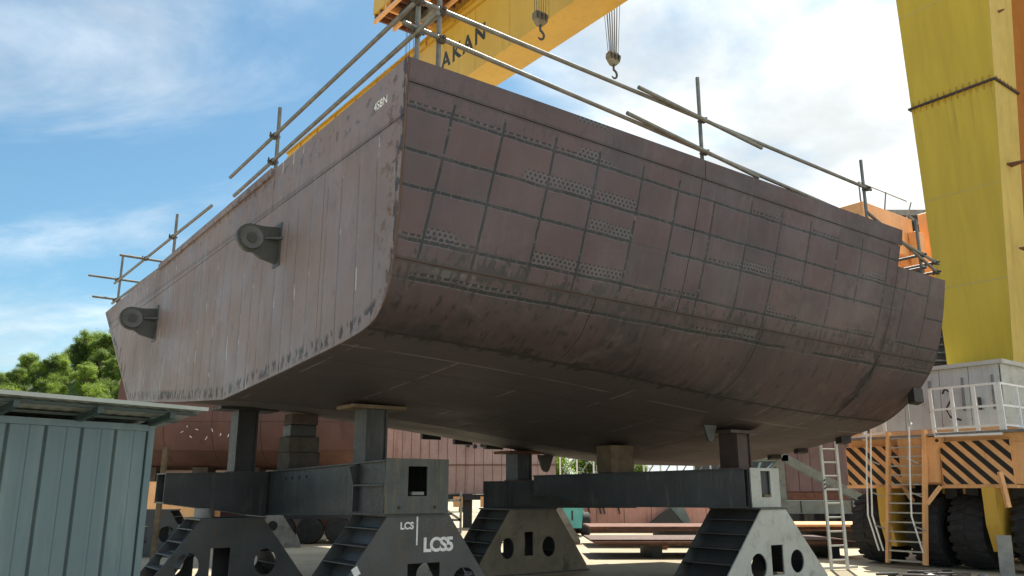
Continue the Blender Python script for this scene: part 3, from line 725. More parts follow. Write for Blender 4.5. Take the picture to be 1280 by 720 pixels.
rail('grey tube guard rail over the transom beside the hull corner',
     [(H(S-.06, -.25, 7.17), H(S-.06, 6.45, 7.0)), (H(S-.06, -.45, 6.76), H(S-.06, 6.15, 6.57)), (H(S+.05, 2.9, 6.42), H(S+.05, 4.6, 6.40))],
     [(H(S, 4.4, 6.35), H(S, 4.4, 7.55)), (H(S, .10, 6.36), H(S, .10, 7.24))],
     [(H(S-.05, 4.4, 7.05), vv3), (H(S-.05, 4.4, 6.62), vv3), (H(S-.04, .02, 7.17), vv3), (H(S-.04, .02, 6.76), vv3), (H(S, 4.4, 6.44), vv3)])
rail('short guard rail with crossed stub tubes at the far end of the transom',
     [(H(S-.05, 15.5, 6.90), H(S-.05, 7.45, 6.76)), (H(S-.05, 15.5, 6.36), H(S-.05, 10.9, 6.30)), (H(S-.75, 15.1, 6.93), H(S+.6, 15.1, 6.93)), (H(S-.6, 15.1, 6.40), H(S+.6, 15.1, 6.40)), (H(S-.6, 12.3, 6.84), H(S+.6, 12.3, 6.84))],
     [(H(S, 15.1, 6.10), H(S, 15.1, 7.6)), (H(S, 10.05, 6.22), H(S, 10.05, 7.32))],
     [(H(S-.04, 15.1, 6.92), vv3), (H(S-.04, 15.1, 6.38), vv3), (H(S-.04, 12.3, 6.85), vv3), (H(S-.04, 10.05, 6.81), vv3), (H(S, 10.05, 6.32), vv3)])

# ------------------------------------------------------------------ trestles
def trestle(name, loc, label, mat, top_w, base_w, depth, h, rect, rounds, mats=None, rz=YAW, shelves=5, group=None, cat='trestle', rim=0.12):
    root = empty(name, loc, rz, label=label, cat=cat, group=group)
    fm, bmn = (mats or (mat, mat))
    outer = [(-base_w/2, 0.03), (base_w/2, 0.03), (base_w/2, rim), (top_w/2, h-.03), (-top_w/2, h-.03), (-base_w/2, rim)]
    hs = []
    for x, z, w, hh in rect: hs.append([(x-w/2, z), (x+w/2, z), (x+w/2, z+hh), (x-w/2, z+hh)])
    for x, z, rx, ry in rounds: hs.append(circ(x, z, rx, ry))
    me = plate2d('face_plate', outer, hs, 0.025)
    link('face_plate', me, None, root, (0, -depth/2, 0)).data.materials.append(M[fm])
    me2 = me.copy(); me2.materials.clear(); link('face_plate', me2, bmn, root, (0, depth/2, 0))
    for sgn in (-1, 1):
        for k in range(shelves):
            z = rim + (h-.03-rim)*(k+.25)/shelves; x = base_w/2 + (top_w/2-base_w/2)*(z-rim)/(h-.03-rim)
            mb = MB(); mb.box(min(sgn*(x-.34), sgn*(x+.01)), max(sgn*(x-.34), sgn*(x+.01)), -depth/2+.014, depth/2-.014, z-.008, z+.008)
            link('shelf', mb.mesh('shelf'), bmn, root)
        zs = [rim, h-.04]; xs_ = [base_w/2-.34, top_w/2-.18]
        mb = MB(); mb.hexa([(sgn*(xs_[0]-.01), -depth/2+.014, zs[0]), (sgn*(xs_[0]+.01), -depth/2+.014, zs[0]), (sgn*(xs_[0]+.01), depth/2-.014, zs[0]), (sgn*(xs_[0]-.01), depth/2-.014, zs[0])],
                           [(sgn*(xs_[1]-.01), -depth/2+.014, zs[1]), (sgn*(xs_[1]+.01), -depth/2+.014, zs[1]), (sgn*(xs_[1]+.01), depth/2-.014, zs[1]), (sgn*(xs_[1]-.01), depth/2-.014, zs[1])])
        link('web_plate', mb.mesh('web_plate'), bmn, root)
    mb = MB(); mb.box(-top_w/2-.03, top_w/2+.03, -depth/2-.03, depth/2+.03, h-.03, h); link('top_plate', mb.mesh('top_plate'), bmn, root)
    mb = MB(); mb.box(-base_w/2-.04, base_w/2+.04, -depth/2-.05, depth/2+.05, 0, .03); link('base_plate', mb.mesh('base_plate'), bmn, root)
    return root
FD, FU = -vv3, zv3
# near trestle with the painted letters
DP = 1.05
P1 = Vector((-1.36, 12.35, 0)) + vv3*DP/2
t1 = trestle('steel_trestle', P1, 'charcoal steel trestle with white LCS5 lettering', 'trestle', 1.05, 2.75, DP, 1.31, [(.10, .16, .54, .46)], [(.80, .34, .20, .19), (-.66, .30, .17, .17)])
def on_face(root_p, depth, x, z): return root_p + uv3*x - vv3*(depth/2+.0145) + zv3*z
def face_text(body, size, root, rp, dp, x, z, mat, off=0.0, shear=0, space=1.0):
    me = text_mesh(body, size, 0.001, off, shear, space)
    me.transform(Matrix.Rotation(R(90), 4, 'X')); me.name = 'lettering'
    return link('lettering', me, mat, root, (x, -dp/2-.0145, z))
face_text('LCS', .135, t1, P1, DP, -.20, 1.14, 'mark_white', .005)
face_text('5', .15, t1, P1, DP, .05, 1.12, 'chalk', 0)
face_text('01P4', .26, t1, P1, DP, .36, 1.14, 'chalk', -.004)
face_text('LCS5', .27, t1, P1, DP, .34, .86, 'mark_white', .010, 0, .86)
mb = MB(); mb.box(-.012, .012, -.002, .002, -.2, .2); link('paint_drip', mb.mesh('paint_drip'), 'mark_white', t1, (-.03, -DP/2-.0145, 1.07))
mb = MB(); mb.box(-.05, .05, -.002, .002, -.06, .06); link('paint_drip', mb.mesh('paint_drip'), 'mark_white', t1, (-.98, -DP/2-.0145, .56), (0, R(-30), 0))
# trestle under the tapered arm
P2 = Vector((-4.85, 14.75, 0)) + vv3*.45
t2 = trestle('steel_trestle', P2, 'black steel trestle beside the teal shed under a tapered girder arm', 'trestle', 1.1, 2.7, .9, 1.17, [(-.18, .08, .34, .60)], [(-.72, .40, .20, .22), (.62, .42, .20, .22)], shelves=5)
mb = MB(); mb.lathe([(-.08, .17), (.08, .17)], (-.35, .05, 1.25), (0, 0, 1), 20); link('packing_ring', mb.mesh('packing_ring'), 'grey', t2)
# trestle behind, tan front plate, other parts dark grey
P3 = Vector((.43, 17.3, 0)) + vv3*.5
t3 = trestle('steel_trestle', P3, 'tan olive steel trestle standing between the lettered one and the pale one', 'trestle_tan', 1.2, 2.85, 1.0, 1.28, [(-.12, .36, .22, .46)], [(-.66, .52, .16, .2), (.40, .52, .17, .2)], mats=('trestle_tan', 'trestle'))
# pale trestle
P4 = Vector((4.66, 15.1, 0)) + vv3*.55
t4 = trestle('steel_trestle', P4, 'pale grey steel trestle with oval holes beside the aluminium ladder', 'trestle_white', .72, 3.0, 1.1, 1.335, [(.02, .20, .34, .50)], [(-.52, .36, .22, .22), (.60, .40, .20, .20)], mats=('trestle_white', 'trestle'))

# ------------------------------------------------------------------ girders
def igirder(parent, a, b_, ta, ba, tb, bb, wid, mat='girder', th=.022, name=''):
    """plate girder between plan points, top/bottom heights at each end"""
    a, b_ = Vector((a[0], a[1], 0)), Vector((b_[0], b_[1], 0)); d = (b_-a).normalized(); n = Vector((d.y, -d.x, 0))*(wid/2)
    for nm, z0, z1 in (('top_flange', (ta-th, tb-th), (ta, tb)), ('bottom_flange', (ba, bb), (ba+th, bb+th))):
        MB().hexa([a-n+zv3*z0[0], a+n+zv3*z0[0], b_+n+zv3*z0[1], b_-n+zv3*z0[1]], [a-n+zv3*z1[0], a+n+zv3*z1[0], b_+n+zv3*z1[1], b_-n+zv3*z1[1]]).build(nm, mat, parent)
    for q in (-1, 1):
        m = n*(q*.86); w = n.normalized()*.012
        MB().hexa([a+m-w+zv3*(ba+th), a+m+w+zv3*(ba+th), b_+m+w+zv3*(bb+th), b_+m-w+zv3*(bb+th)], [a+m-w+zv3*(ta-th), a+m+w+zv3*(ta-th), b_+m+w+zv3*(tb-th), b_+m-w+zv3*(tb-th)]).build('web', mat, parent)
    return a, b_, d, n
def end_head(parent, c, d, wid, z0, z1, mat='girder_end', hole=None):
    """end plate with a cut opening, square to d"""
    d = Vector(d); r = Vector((-d.y, d.x, 0)); hw = wid/2
    me = plate2d('end_plate', [(-hw, z0), (hw, z0), (hw, z1), (-hw, z1)], [hole] if hole else [], .03)
    o = link('end_plate', me, mat, parent, Vector((c[0], c[1], 0))-parent_loc(parent), (0, 0, math.atan2(d.x, -d.y)))
    return o
# cruciform girder on the lettered trestle: long beam along v, tapered arm along -u
gA = empty('support_girder', (-1.4, 12.3, 1.31), label='black plate girder with tapered arm on the lettered trestle', cat='girder', group=None)
a0 = Vector((-1.38, 12.22, 0)); aJ = a0 + vv3*5.2
ZT, ZB = (2.07, 1.965), (1.312, 1.165)
hd_a = a0 + vv3*.95
def lerp(p, q, f): return p+(q-p)*f
igirder(gA, a0+vv3*.02, aJ + vv3*.4, ZT[0], ZB[0], ZT[1], ZB[1], 1.0)
end_head(gA, a0, -vv3, 1.06, 1.315, 2.09, hole=[(-.16, 1.56), (.16, 1.56), (.16, 1.98), (-.16, 1.98)])
# stiffeners near the head, on the visible web
for zz in (1.70,): MB().hexa(*[[a0 - uv3*q + vv3*w + zv3*(zz+e) for q, w in ((.44, .03), (.53, .03), (.53, .98), (.44, .98))] for e in (0, .025)]).build('stiffener', 'girder', gA)
MB().prism([a0 - uv3*.44 + vv3*.99 + zv3*1.33, a0 - uv3*.53 + vv3*.99 + zv3*1.33, a0 - uv3*.53 + vv3*.99 + zv3*1.72, a0 - uv3*.60 + vv3*.99 + zv3*1.98, a0 - uv3*.44 + vv3*.99 + zv3*2.03], vv3*.03).build('stiffener', 'girder', gA)
MB().box(-.10, .10, -.03, .05, 1.575, 1.62, lambda x, y, z: a0 + uv3*x + vv3*y + zv3*z).build('cross_pin', 'grey', gA)
for k in range(4):
    p = a0 - uv3*.448 + vv3*(2.95+.30*k) + zv3*(1.865-.008*k)
    MB().lathe([(-.006, .026), (.006, .026)], p, uv3, 10).build('bolt_hole', 'black', gA)
for k in (-.3, .3): MB().lathe([(-.006, .026), (.006, .026)], a0 + uv3*k - vv3*.017 + zv3*1.40, vv3, 10).build('bolt_hole', 'black', gA)
# arm
arm0 = a0 + vv3*4.85 - uv3*.50; arm1 = arm0 - uv3*1.82
igirder(gA, arm0, arm1, 1.975, 1.172, 1.93, 1.42, .62)
# packing between the arm and its trestle is the ring; second girder pair
gB = empty('support_girder', (5.0, 15.0, 1.335), label='black plate girder resting on the pale grey trestle', cat='girder')
b0 = Vector((4.27, 15.05, 0)); b1 = Vector((.60, 17.0, 0)); bd = (b1-b0).normalized(); bn = Vector((bd.y, -bd.x, 0))
bm_ = b0 + bd*3.0
igirder(gB, b0+bd*.02, bm_, 2.02, 1.337, 1.95, 1.335, .8)
igirder(gB, bm_+bd*.001, b1, 1.948, 1.336, 1.925, 1.56, .8)
MB().hexa([b0+vv3*.8 - uv3*.1 + zv3*1.345, b0+vv3*.8 + uv3*.8 + zv3*1.345, b0 - vv3*.02 + uv3*.8 + zv3*1.345, b0 - vv3*.02 - uv3*.1 + zv3*1.345],
          [b0+vv3*.8 - uv3*.1 + zv3*2.01, b0+vv3*.8 + uv3*.8 + zv3*2.01, b0 - vv3*.02 + uv3*.8 + zv3*2.01, b0 - vv3*.02 - uv3*.1 + zv3*2.01]).build('end_box', 'girder', gB)
end_head(gB, b0 - vv3*.05 + uv3*.36, -vv3, .84, 1.342, 2.03, mat='trestle_white', hole=[(-.13, 1.52), (.15, 1.52), (.15, 1.98), (-.13, 1.98)])
MB().box(-.10, .12, -.02, .05, 1.525, 1.56, lambda x, y, z: b0 - vv3*.07 + uv3*(.36+x) + vv3*y + zv3*z).build('cross_pin', 'timber3', gB)
gC = empty('support_girder', (.2, 17.4, 1.28), label='short dark girder with stiffened end on the tan olive trestle', cat='girder')
c0 = Vector((-.57, 18.05, 0)); c1 = Vector((2.6, 17.8, 0))
igirder(gC, c0, c1, 1.82, 1.282, 1.86, 1.282, .8)
cd = (c1-c0).normalized(); cn = Vector((cd.y, -cd.x, 0))
for x in (.03, .48, .62): MB().hexa(*[[c0+cd*(x+e)+cn*q+zv3*z for e, q in ((0, .345), (.025, .345), (.025, .42), (0, .42))] for z in (1.31, 1.79)]).build('stiffener', 'girder', gC)
MB().hexa(*[[c0+cd*e+cn*q+zv3*z for e, q in ((.06, .345), (.47, .345), (.47, .41), (.06, .41))] for z in (1.54, 1.56)]).build('stiffener', 'girder', gC)

# ------------------------------------------------------------------ posts and timber packing under the hull
def gtop_A(p):                       # height of the long girder's top at a plan point
    f = (Vector((p[0], p[1], 0))-a0).dot(vv3)/5.6; return lerp(ZT[0], ZT[1], f)
def post(label, p, z0, w, d, cap_len, mat, rz=YAW, cap=True, capmat='rust'):
    zt = min(hull_under(p[0]+dx, p[1]+dy) for dx in (-.12, .12) for dy in (-.12, .12)) - 0.012
    r = empty('prop_post', (p[0], p[1], z0), label=label, cat='prop', group='steel props between girders and hull')
    fr = lambda x, y, z: Vector((p[0], p[1], 0)) + uv3*x + vv3*y + zv3*z
    h1 = zt-(.055 if cap else 0)
    MB().box(-w/2, w/2, -d/2, d/2, z0+.02, h1, fr).build('column', mat, r)
    MB().box(-w/2-.05, w/2+.05, -d/2-.05, d/2+.05, z0, z0+.02, fr).build('foot_plate', 'rust', r)
    for q in (-1, 1): MB().box(q*w/2-.012-.01*(q < 0), q*w/2+.012+.01*(q > 0), -d/2-.03, d/2+.03, z0+.02, h1, fr).build('flange', mat, r)
    if cap: MB().box(-cap_len*.5, cap_len*.5, -d/2-.12, d/2+.12, zt-.055, zt, fr).build('cap_plate', capmat, r)
    return r, zt
pA = a0 + vv3*1.42 - uv3*.05
post('tall black steel prop above the lettered trestle', pA, gtop_A(pA), .34, .36, .95, 'girder', capmat='timber3')
pB = arm0 - uv3*.42
post('black steel prop with rusty flange on the tapered arm', pB, 1.953, .34, .34, 1.1, 'black_steel', capmat='black_steel')
pD = c0 + cd*.72
post('short black prop with bracket on the short dark girder', pD, 1.829, .34, .36, .9, 'girder')
pE = b0 + bd*.10 + uv3*.12 + vv3*.25
post('reddish black prop on the pale trestle girder', pE, 2.02, .34, .36, .95, 'dark_rust', capmat='dark_rust')
# hanging eye brackets beside two of the caps
def eye_bracket(p, label, s=1.0):
    z = hull_under(p[0], p[1]) - .006
    prof = [(-.22, 0), (.22, 0)] + [(.11*math.cos(q), -.26 + .11*math.sin(q)) for q in [R(-i*20) for i in range(1, 9)]]
    n = bn
    o = MB().prism([Vector((p[0], p[1], 0)) + uv3*(x*s) + zv3*(z + y*s) for x, y in prof], vv3*.05)
    ob = o.build('hanging_lug', 'lug'); tag(ob, label, 'lug'); return ob
eye_bracket(pE - uv3*.72 - vv3*.05, 'dark eye lug hanging from the hull beside the reddish prop', .8)
eye_bracket(pD + uv3*.72 - vv3*.05, 'dark eye lug hanging from the hull above the tan olive trestle', 1.0)

def packing(label, p, z0, sizes, mats, rz=0.0, name='timber_block', grp=None):
    zt = min(hull_under(p[0]+dx, p[1]+dy) for dx in (-.2, .2) for dy in (-.2, .2)) - .008
    tot = sum(s[2] for s in sizes); k = (zt-z0)/tot; z = z0
    for i, ((w, d, h), mt_) in enumerate(zip(sizes, mats)):
        hh = h*k; ox, oy, ry = rnd.uniform(-.03, .03), rnd.uniform(-.03, .03), rnd.uniform(-.06, .06)
        me = MB(); me.box(-w/2, w/2, -d/2, d/2, 0, hh-.004); m = me.mesh(name)
        bm = bmesh.new(); bm.from_mesh(m); bmesh.ops.bevel(bm, geom=bm.edges[:], offset=.012, segments=1, affect='EDGES'); bm.to_mesh(m); bm.free()
        o = link(name, m, mt_, None, (p[0]+ox, p[1]+oy, z), (0, 0, YAW+ry))
        tag(o, label[i], 'block', grp); z += hh
pF = a0 + vv3*4.35
packing(['bottom grey timber block of the stack on the girder junction', 'second grey timber block from the bottom of the stack on the girder junction', 'black block under the top one of the stack on the girder junction', 'thin reddish timber on top of the stack on the girder junction'],
        pF, 1.99, [(.62, .52, .30), (.60, .5, .26), (.5, .42, .20), (.52, .42, .18)], ['timber', 'timber', 'girder', 'timber2'], grp='timber packing under the hull')
pG = b0 + bd*2.55
packing(['tan timber block on the girder behind the pale trestle'], pG, 1.966, [(.58, .45, .3)], ['timber3'], grp='timber packing under the hull')

# ------------------------------------------------------------------ gantry crane
crane = empty('gantry_crane', H(16, 1.5, 0), label='tall yellow travelling gantry crane with overhead box beam and wheeled orange carriage', cat='crane')
BS0, BS1, BZ0, BZ1 = 16.0, 17.75, 21.28, 25.05
def cb(s0, s1, t0, t1, z0, z1, name, mat, parent=None, bevel=0): return MB().box(s0, s1, t0, t1, z0, z1, H).build(name, mat, parent or crane, bevel=bevel)
beam = cb(BS0, BS1, -5, 46, BZ0, BZ1, 'box_beam', 'yellow')
cb(BS0-.16, BS1+.16, -5, 46, BZ1+.001, BZ1+.10, 'top_flange', 'yellow_dark', beam)
cb(BS0-.10, BS0-.003, -5, 46, BZ1-.42, BZ1-.36, 'side_rail', 'yellow_dark', beam)
for k in range(18):
    cb(BS0-.07, BS0-.002, -4+2.8*k, -3.93+2.8*k, BZ1-.36, BZ1, 'bracket', 'yellow_dark', beam)
me = text_mesh('AKAN', 1.25, .004, .03, 0, 1.28); place_text(me, 'lettering', 'girder', beam, H(BS0-.006, 23.3, 23.0), -vv3, zv3)
# leg: left edge plumb, right edge tapering
def legbox(z0, z1, name, mat):
    def e(z): return (1.90 + .0115*(z-4.5), .44 - .0735*(z-4.5), 16.0, 17.0 + .035*(z-4.5))
    a, b_ = e(z0), e(z1)
    return (a, b_)
segs = [(4.2, 11.27), (11.27, BZ0)]
for z0, z1 in segs:
    a, b_ = legbox(z0, z1, '', '')
    lg = MB().hexa([H(a[2], a[1], z0), H(a[3], a[1], z0), H(a[3], a[0], z0), H(a[2], a[0], z0)], [H(b_[2], b_[1], z1), H(b_[3], b_[1], z1), H(b_[3], b_[0], z1), H(b_[2], b_[0], z1)]).build('leg', 'leg_yellow', crane)
    # thin sheet giving the leg's side a paler yellow
    MB().hexa([H(a[2]+.001, a[1]-.006, z0), H(a[3]+.001, a[1]-.006, z0), H(a[3]+.001, a[1]-.001, z0), H(a[2]+.001, a[1]-.001, z0)], [H(b_[2]+.001, b_[1]-.006, z1), H(b_[3], b_[1]-.006, z1), H(b_[3], b_[1]-.001, z1), H(b_[2]+.001, b_[1]-.001, z1)]).build('side_skin', 'leg_side', lg)
a, _ = legbox(11.27, 12, '', '')
fl = MB().box(a[2]-.06, a[3]+.06, a[1]-.06, a[0]+.06, 11.25, 11.30, H).build('joint_flange', 'dark_rust', crane)
n = 13
for k in range(n):
    t = a[1] + (a[0]-a[1])*(k+.5)/n
    MB().prism([H(a[2]-.004, t, 11.312), H(a[2]-.05, t, 11.312), H(a[2]-.004, t, 11.45)], vv3*.02).build('gusset', 'yellow_dark', fl)
    MB().prism([H(a[2]-.004, t, 11.238), H(a[2]-.05, t, 11.238), H(a[2]-.004, t, 11.10)], vv3*.02).build('gusset', 'yellow_dark', fl)
for k in range(6):
    s = a[2] + (a[3]-a[2])*(k+.5)/6
    MB().prism([H(s, a[1]-.008, 11.312), H(s, a[1]-.05, 11.312), H(s, a[1]-.008, 11.45)], uv3*.02).build('gusset', 'yellow_dark', fl)
for z in (7.1, 9.2, 13.2): MB().prism([H(16.35, .1, z), H(16.5, -.35 , z), H(16.65, .1, z)], zv3*.04).build('step_bracket', 'rust', crane)
for z in (6.4, 8.7, 13.9, 16.4, 18.9):
    e0 = (1.90 + .0115*(z-4.5), .44 - .0735*(z-4.5)); MB().box(15.994, 15.9995, e0[1], e0[0], z, z+.025, H).build('weld_seam', 'leg_side', crane)
for k in range(17): MB().box(BS0-.008, BS0-.0005, -3+2.8*k, -2.97+2.8*k, BZ0+.02, BZ1-.44, H).build('weld_seam', 'yellow_dark', beam)
# far leg (behind the block) that carries the other end
cb(16.0, 17.6, 43, 45, 0, BZ0, 'leg', 'leg_yellow')
# trolley, cabin and hooks
tr = cb(13.05, 19.2, 22.6, 27.4, 25.75, 28.4, 'trolley', 'yellow')
for k in range(9): cb(13.1, 15.85, 22.7+.56*k, 22.85+.56*k, 25.45, 25.749, 'floor_beam', 'orange' if k % 3 == 0 else 'rust', tr)
for s in (13.06, 14.2, 15.3): cb(s, s+.14, 22.62, 27.38, 25.25, 25.449, 'floor_beam', 'orange', tr)
cb(13.6, 14.3, 24.4, 25.6, 24.75, 25.249, 'winch_drum', 'black', tr); cb(14.6, 15.2, 24.0, 25.2, 24.9, 25.249, 'motor', 'grey', tr)
cab = cb(16.1, 18.4, 20.6, 22.55, 25.152, 27.6, 'cabin', 'yellow')
for k in range(2): cb(16.06, 16.095, 20.85+.75*k, 21.4+.75*k, 26.2, 26.8, 'window', 'white_paint', cab); cb(16.04, 16.059, 20.9+.75*k, 21.35+.75*k, 26.25, 26.75, 'pane', 'glass', cab)
for k, (s, t) in enumerate([(13.7, 24.6), (13.9, 25.2), (14.1, 24.9), (14.0, 25.5)]): MB().tube([H(s, t, 25.3), H(s, t, 12.0 + .7*k)], .012, 5).build('rope', 'rope', tr)
def hook_block(s, t, zt, zb, zrope, k=1.0, nrope=6, spread=.42, topk=1.0):
    r = MB(); r.prism([H(s-.30*k, t-.13*k, zt-.42*k), H(s-.34*k, t-.13*k, zt-.1*k), H(s-.2*k, t-.13*k, zt), H(s+.2*k, t-.13*k, zt), H(s+.34*k, t-.13*k, zt-.1*k), H(s+.30*k, t-.13*k, zt-.42*k), H(s+.12*k, t-.13*k, zt-.62*k), H(s-.12*k, t-.13*k, zt-.62*k)], vv3*.26*k)
    hb = r.build('hook_block', 'hook', crane)
    for q in (-.22, 0.0, .22): MB().lathe([(-.05*k, .22*k), (.05*k, .22*k)], H(s+q*k, t, zt-.22*k), uv3, 18).build('sheave', 'lug', hb, smooth=True)
    z0 = zt-.62*k; pts = [H(s, t, z0+.05), H(s, t, z0-.22*k)] + [H(s + .19*k*math.sin(q) , t, z0-.44*k + .20*k*math.cos(q)) for q in [R(i*25) for i in range(0, 10)]]
    MB().tube(pts, [.06*k, .05*k] + [.055*k]*8 + [.04*k, .02*k], 8).build('hook', 'lug', hb, smooth=True)
    for i in range(nrope):
        f = (i/(nrope-1)-.5)*2
        for e in (-1, 1): MB().tube([H(s+f*spread*.55*k, t+e*.07, zt-.15*k), H(s+f*spread*topk, t+e*.12, zrope)], .014, 5).build('rope', 'rope', hb)
hook_block(14.6, 15.5, 20.45, 19.0, 25.25, .95, 5, .42)
hook_block(18.6, 15.43, 20.0, 18.7, 25.25, .95, 6, .42, 1.5)
cb(13.9, 19.4, 14.6, 16.4, 25.2, 26.3, 'hoist_trolley', 'yellow')
# carriage: body, end panels with stripes, deck, cladding
CS = 14.2
car = cb(CS+.02, CS+6.0, -.6, 3.66, 1.76, 2.60, 'carriage_body', 'orange')
def stripes(t0, t1, z0, z1, parent, cut=None):
    cb(CS-.03, CS+.015, t0, t1, z0, z1, 'end_panel', 'orange', parent)
    k = t0 - 2.0
    while k < t1 + 2:
        p = clip(clip(clip(clip([(k, z0-.5), (k+.15, z0-.5), (k+.15+1.9, z0+1.4), (k+1.9, z0+1.4)], -1, 0, -(t0+.01)), 1, 0, t1-.01), 0, -1, -(z0+.01)), 0, 1, z1-.01)
        if len(p) > 2: MB().prism([H(CS-.034, a_, b_) for a_, b_ in p], uv3*.0035).build('stripe', 'black', parent)
        k += .30
stripes(2.36, 3.66, 1.75, 2.62, car); stripes(.02, 1.45, 1.75, 2.66, car)
cb(CS-.04, CS+.4, -.02, 1.5, 1.68, 1.747, 'lower_rail', 'orange', car); cb(CS-.04, CS+.4, 2.3, 3.7, 1.68, 1.747, 'lower_rail', 'orange', car)
MB().prism([H(CS-.16, 1.50, 1.80), H(CS-.16, 2.30, 1.80), H(CS-.16, 2.30, 2.76), H(CS-.16, 1.30, 2.76), H(CS-.16, 1.46, 2.45)], uv3*.14).build('bracket_plate', 'orange', car)
MB().lathe([(-.01, .035), (.01, .035)], H(CS-.165, 1.42, 2.68), uv3, 14).build('pin', 'black', car)
MB().bar(H(CS-.12, 1.48, 1.72), H(CS-.25, 1.75, 1.35), .09, .09).build('brace', 'orange', car)
MB().bar(H(CS-.12, 2.30, 1.72), H(CS-.25, 2.05, 1.40), .07, .07).build('brace', 'orange', car)
MB().bar(H(CS-.05, .28, 2.0), H(CS-.12, .18, 1.3), .08, .08).build('brace', 'orange', car)
cb(CS+.55, CS+6.0, .1, 3.8, 2.602, 2.97, 'deck_beam', 'orange', car)
cb(CS-.25, CS+.54, -.02, 1.4, 2.781, 2.83, 'walkway', 'grey', car); cb(CS-.22, CS+.54, 1.401, 3.6, 2.781, 2.82, 'walkway', 'grey', car)
cb(CS-.25, CS+6.0, -.6, -.021, 2.781, 2.83, 'walkway', 'grey', car)
cb(CS+.03, CS+.5, -.55, 3.6, 2.602, 2.78, 'edge_beam', 'orange', car)
# under-carriage clutter
for k in range(8): cb(CS+.5, CS+.8, .1+.45*k, .35+.45*k, 1.45-.1*(k % 3), 1.755, 'axle_link', 'dark', car)
cl = empty('cladding'); cl.parent = crane; cl.location = H(15, 1.5, 2.8)-parent_loc(crane)
tt = [.40, 1.05, 1.70, 2.55, 3.4]
for a_, b_ in zip(tt, tt[1:]):
    MB().hexa([H(14.98, a_+.006, 2.99), H(15.0, a_+.006, 2.99), H(15.0, b_-.006, 2.99), H(14.98, b_-.006, 2.99)], [H(15.1, a_+.006, 4.33), H(15.12, a_+.006, 4.33), H(15.12, b_-.006, 4.33), H(15.1, b_-.006, 4.33)]).build('sheet', 'silver', cl)
    for q in range(3):
        t = a_ + (b_-a_)*(q+.5)/3
        MB().hexa([H(14.965, t-.012, 3.0), H(14.99, t-.012, 3.0), H(14.99, t+.012, 3.0), H(14.965, t+.012, 3.0)], [H(15.085, t-.012, 4.3), H(15.105, t-.012, 4.3), H(15.105, t+.012, 4.3), H(15.085, t+.012, 4.3)]).build('rib', 'silver', cl)
for s_, e_ in ((15.02, 16.2), (16.2, 17.4), (17.4, 18.6)):
    MB().hexa([H(s_+.006, .37, 2.99), H(e_-.006, .37, 2.99), H(e_-.006, .39, 2.99), H(s_+.006, .39, 2.99)], [H(s_+.106 if s_ < 15.1 else s_+.006, .37, 4.33), H(e_-.006, .37, 4.33), H(e_-.006, .39, 4.33), H(s_+.106 if s_ < 15.1 else s_+.006, .39, 4.33)]).build('sheet', 'silver', cl)
cb(15.0, 18.7, .28, 3.5, 4.335, 4.42, 'roof_sheet', 'silver', cl)
for t0 in (.52, 1.16, 1.9): MB().hexa([H(14.955, t0, 3.35), H(14.99, t0, 3.35), H(14.99, t0+.05, 3.35), H(14.955, t0+.05, 3.35)], [H(15.045, t0, 4.1), H(15.08, t0, 4.1), H(15.08, t0+.05, 4.1), H(15.045, t0+.05, 4.1)]).build('vent_strip', 'grey', cl)
MB().box(14.93, 14.97, .80, .86, 3.35, 3.62, H).build('latch', 'dark_rust', cl)
cb(15.3, 18.6, .45, 3.4, 2.975, 4.33, 'inner_box', 'dark', cl)
MB().tube([H(14.99, 1.62, 3.78), H(14.86, 1.5, 3.86), H(14.8, 1.36, 3.76), H(14.8, 1.38, 3.58), H(14.8, 1.5, 3.40), H(14.8, 1.42, 3.22), H(14.8, 1.2, 3.14)], .022, 8).build('cable', 'black', cl, smooth=True)
# railings
def railing(p0, p1, n, h=.95, name='railing'):
    r = empty(name); r.parent = crane; r.location = Vector(p0)-parent_loc(crane)
    p0, p1 = Vector(p0), Vector(p1)
    for i in range(n+1):
        q = lerp(p0, p1, i/n); MB().bar(q, q+zv3*h, .07, .04, up=uv3).build('stanchion', 'white_paint', r)
    for z in (.10, .50, h): MB().bar(p0+zv3*z, p1+zv3*z, .042, .042).build('rail', 'white_paint', r)
railing(H(CS-.22, .06, 2.83), H(CS-.22, 1.42, 2.83), 3); railing(H(CS-.22, .0, 2.83), H(CS+4.5, .0, 2.83), 6)
railing(H(CS-.18, 2.55, 2.82), H(CS-.18, 3.6, 2.70), 2, .35)
MB().bar(H(CS-.22, .06, 2.78), H(CS-.22, 1.42, 2.80), .06, .10).build('toe_board', 'white_paint', crane)
# stair
stair = empty('stair'); stair.parent = crane; stair.location = H(13.9, 2.2, 0)-parent_loc(crane)
for t in (2.56, 1.74):
    MB().bar(H(13.80, t+.12, .10), H(14.0, t-.10, 2.92), .14, .06, up=vv3).build('stringer', 'orange', stair)
for k in range(14):
    f = k/13; MB().bar(H(13.80+.2*f, 2.66-.22*f, .16+.20*k), H(13.80+.2*f, 1.88-.22*f, .16+.20*k), .10, .03).build('tread', 'alu', stair)
for t in (2.62, 1.74):
    for e in ((0.0, .10) if t > 2 else (0.0,)):
        MB().tube([H(13.72, t+.10+e, .35), H(13.45, t+.12+e, 1.1), H(13.45, t+.06+e, 1.9), H(13.5, t-.02+e, 2.95), H(13.6, t-.04+e, 3.05)], .018, 8).build('handrail', 'white_paint', stair, smooth=True)
    for z in (.9, 1.6, 2.3): MB().bar(H(13.82, t+.04, z-.1), H(13.46, t+.1, z), .025, .025).build('handrail_bracket', 'alu', stair)
MB().tube([H(13.52, 1.7, 2.9), H(13.52, 1.7, 3.75)], .018, 8).build('handrail', 'alu', stair); 
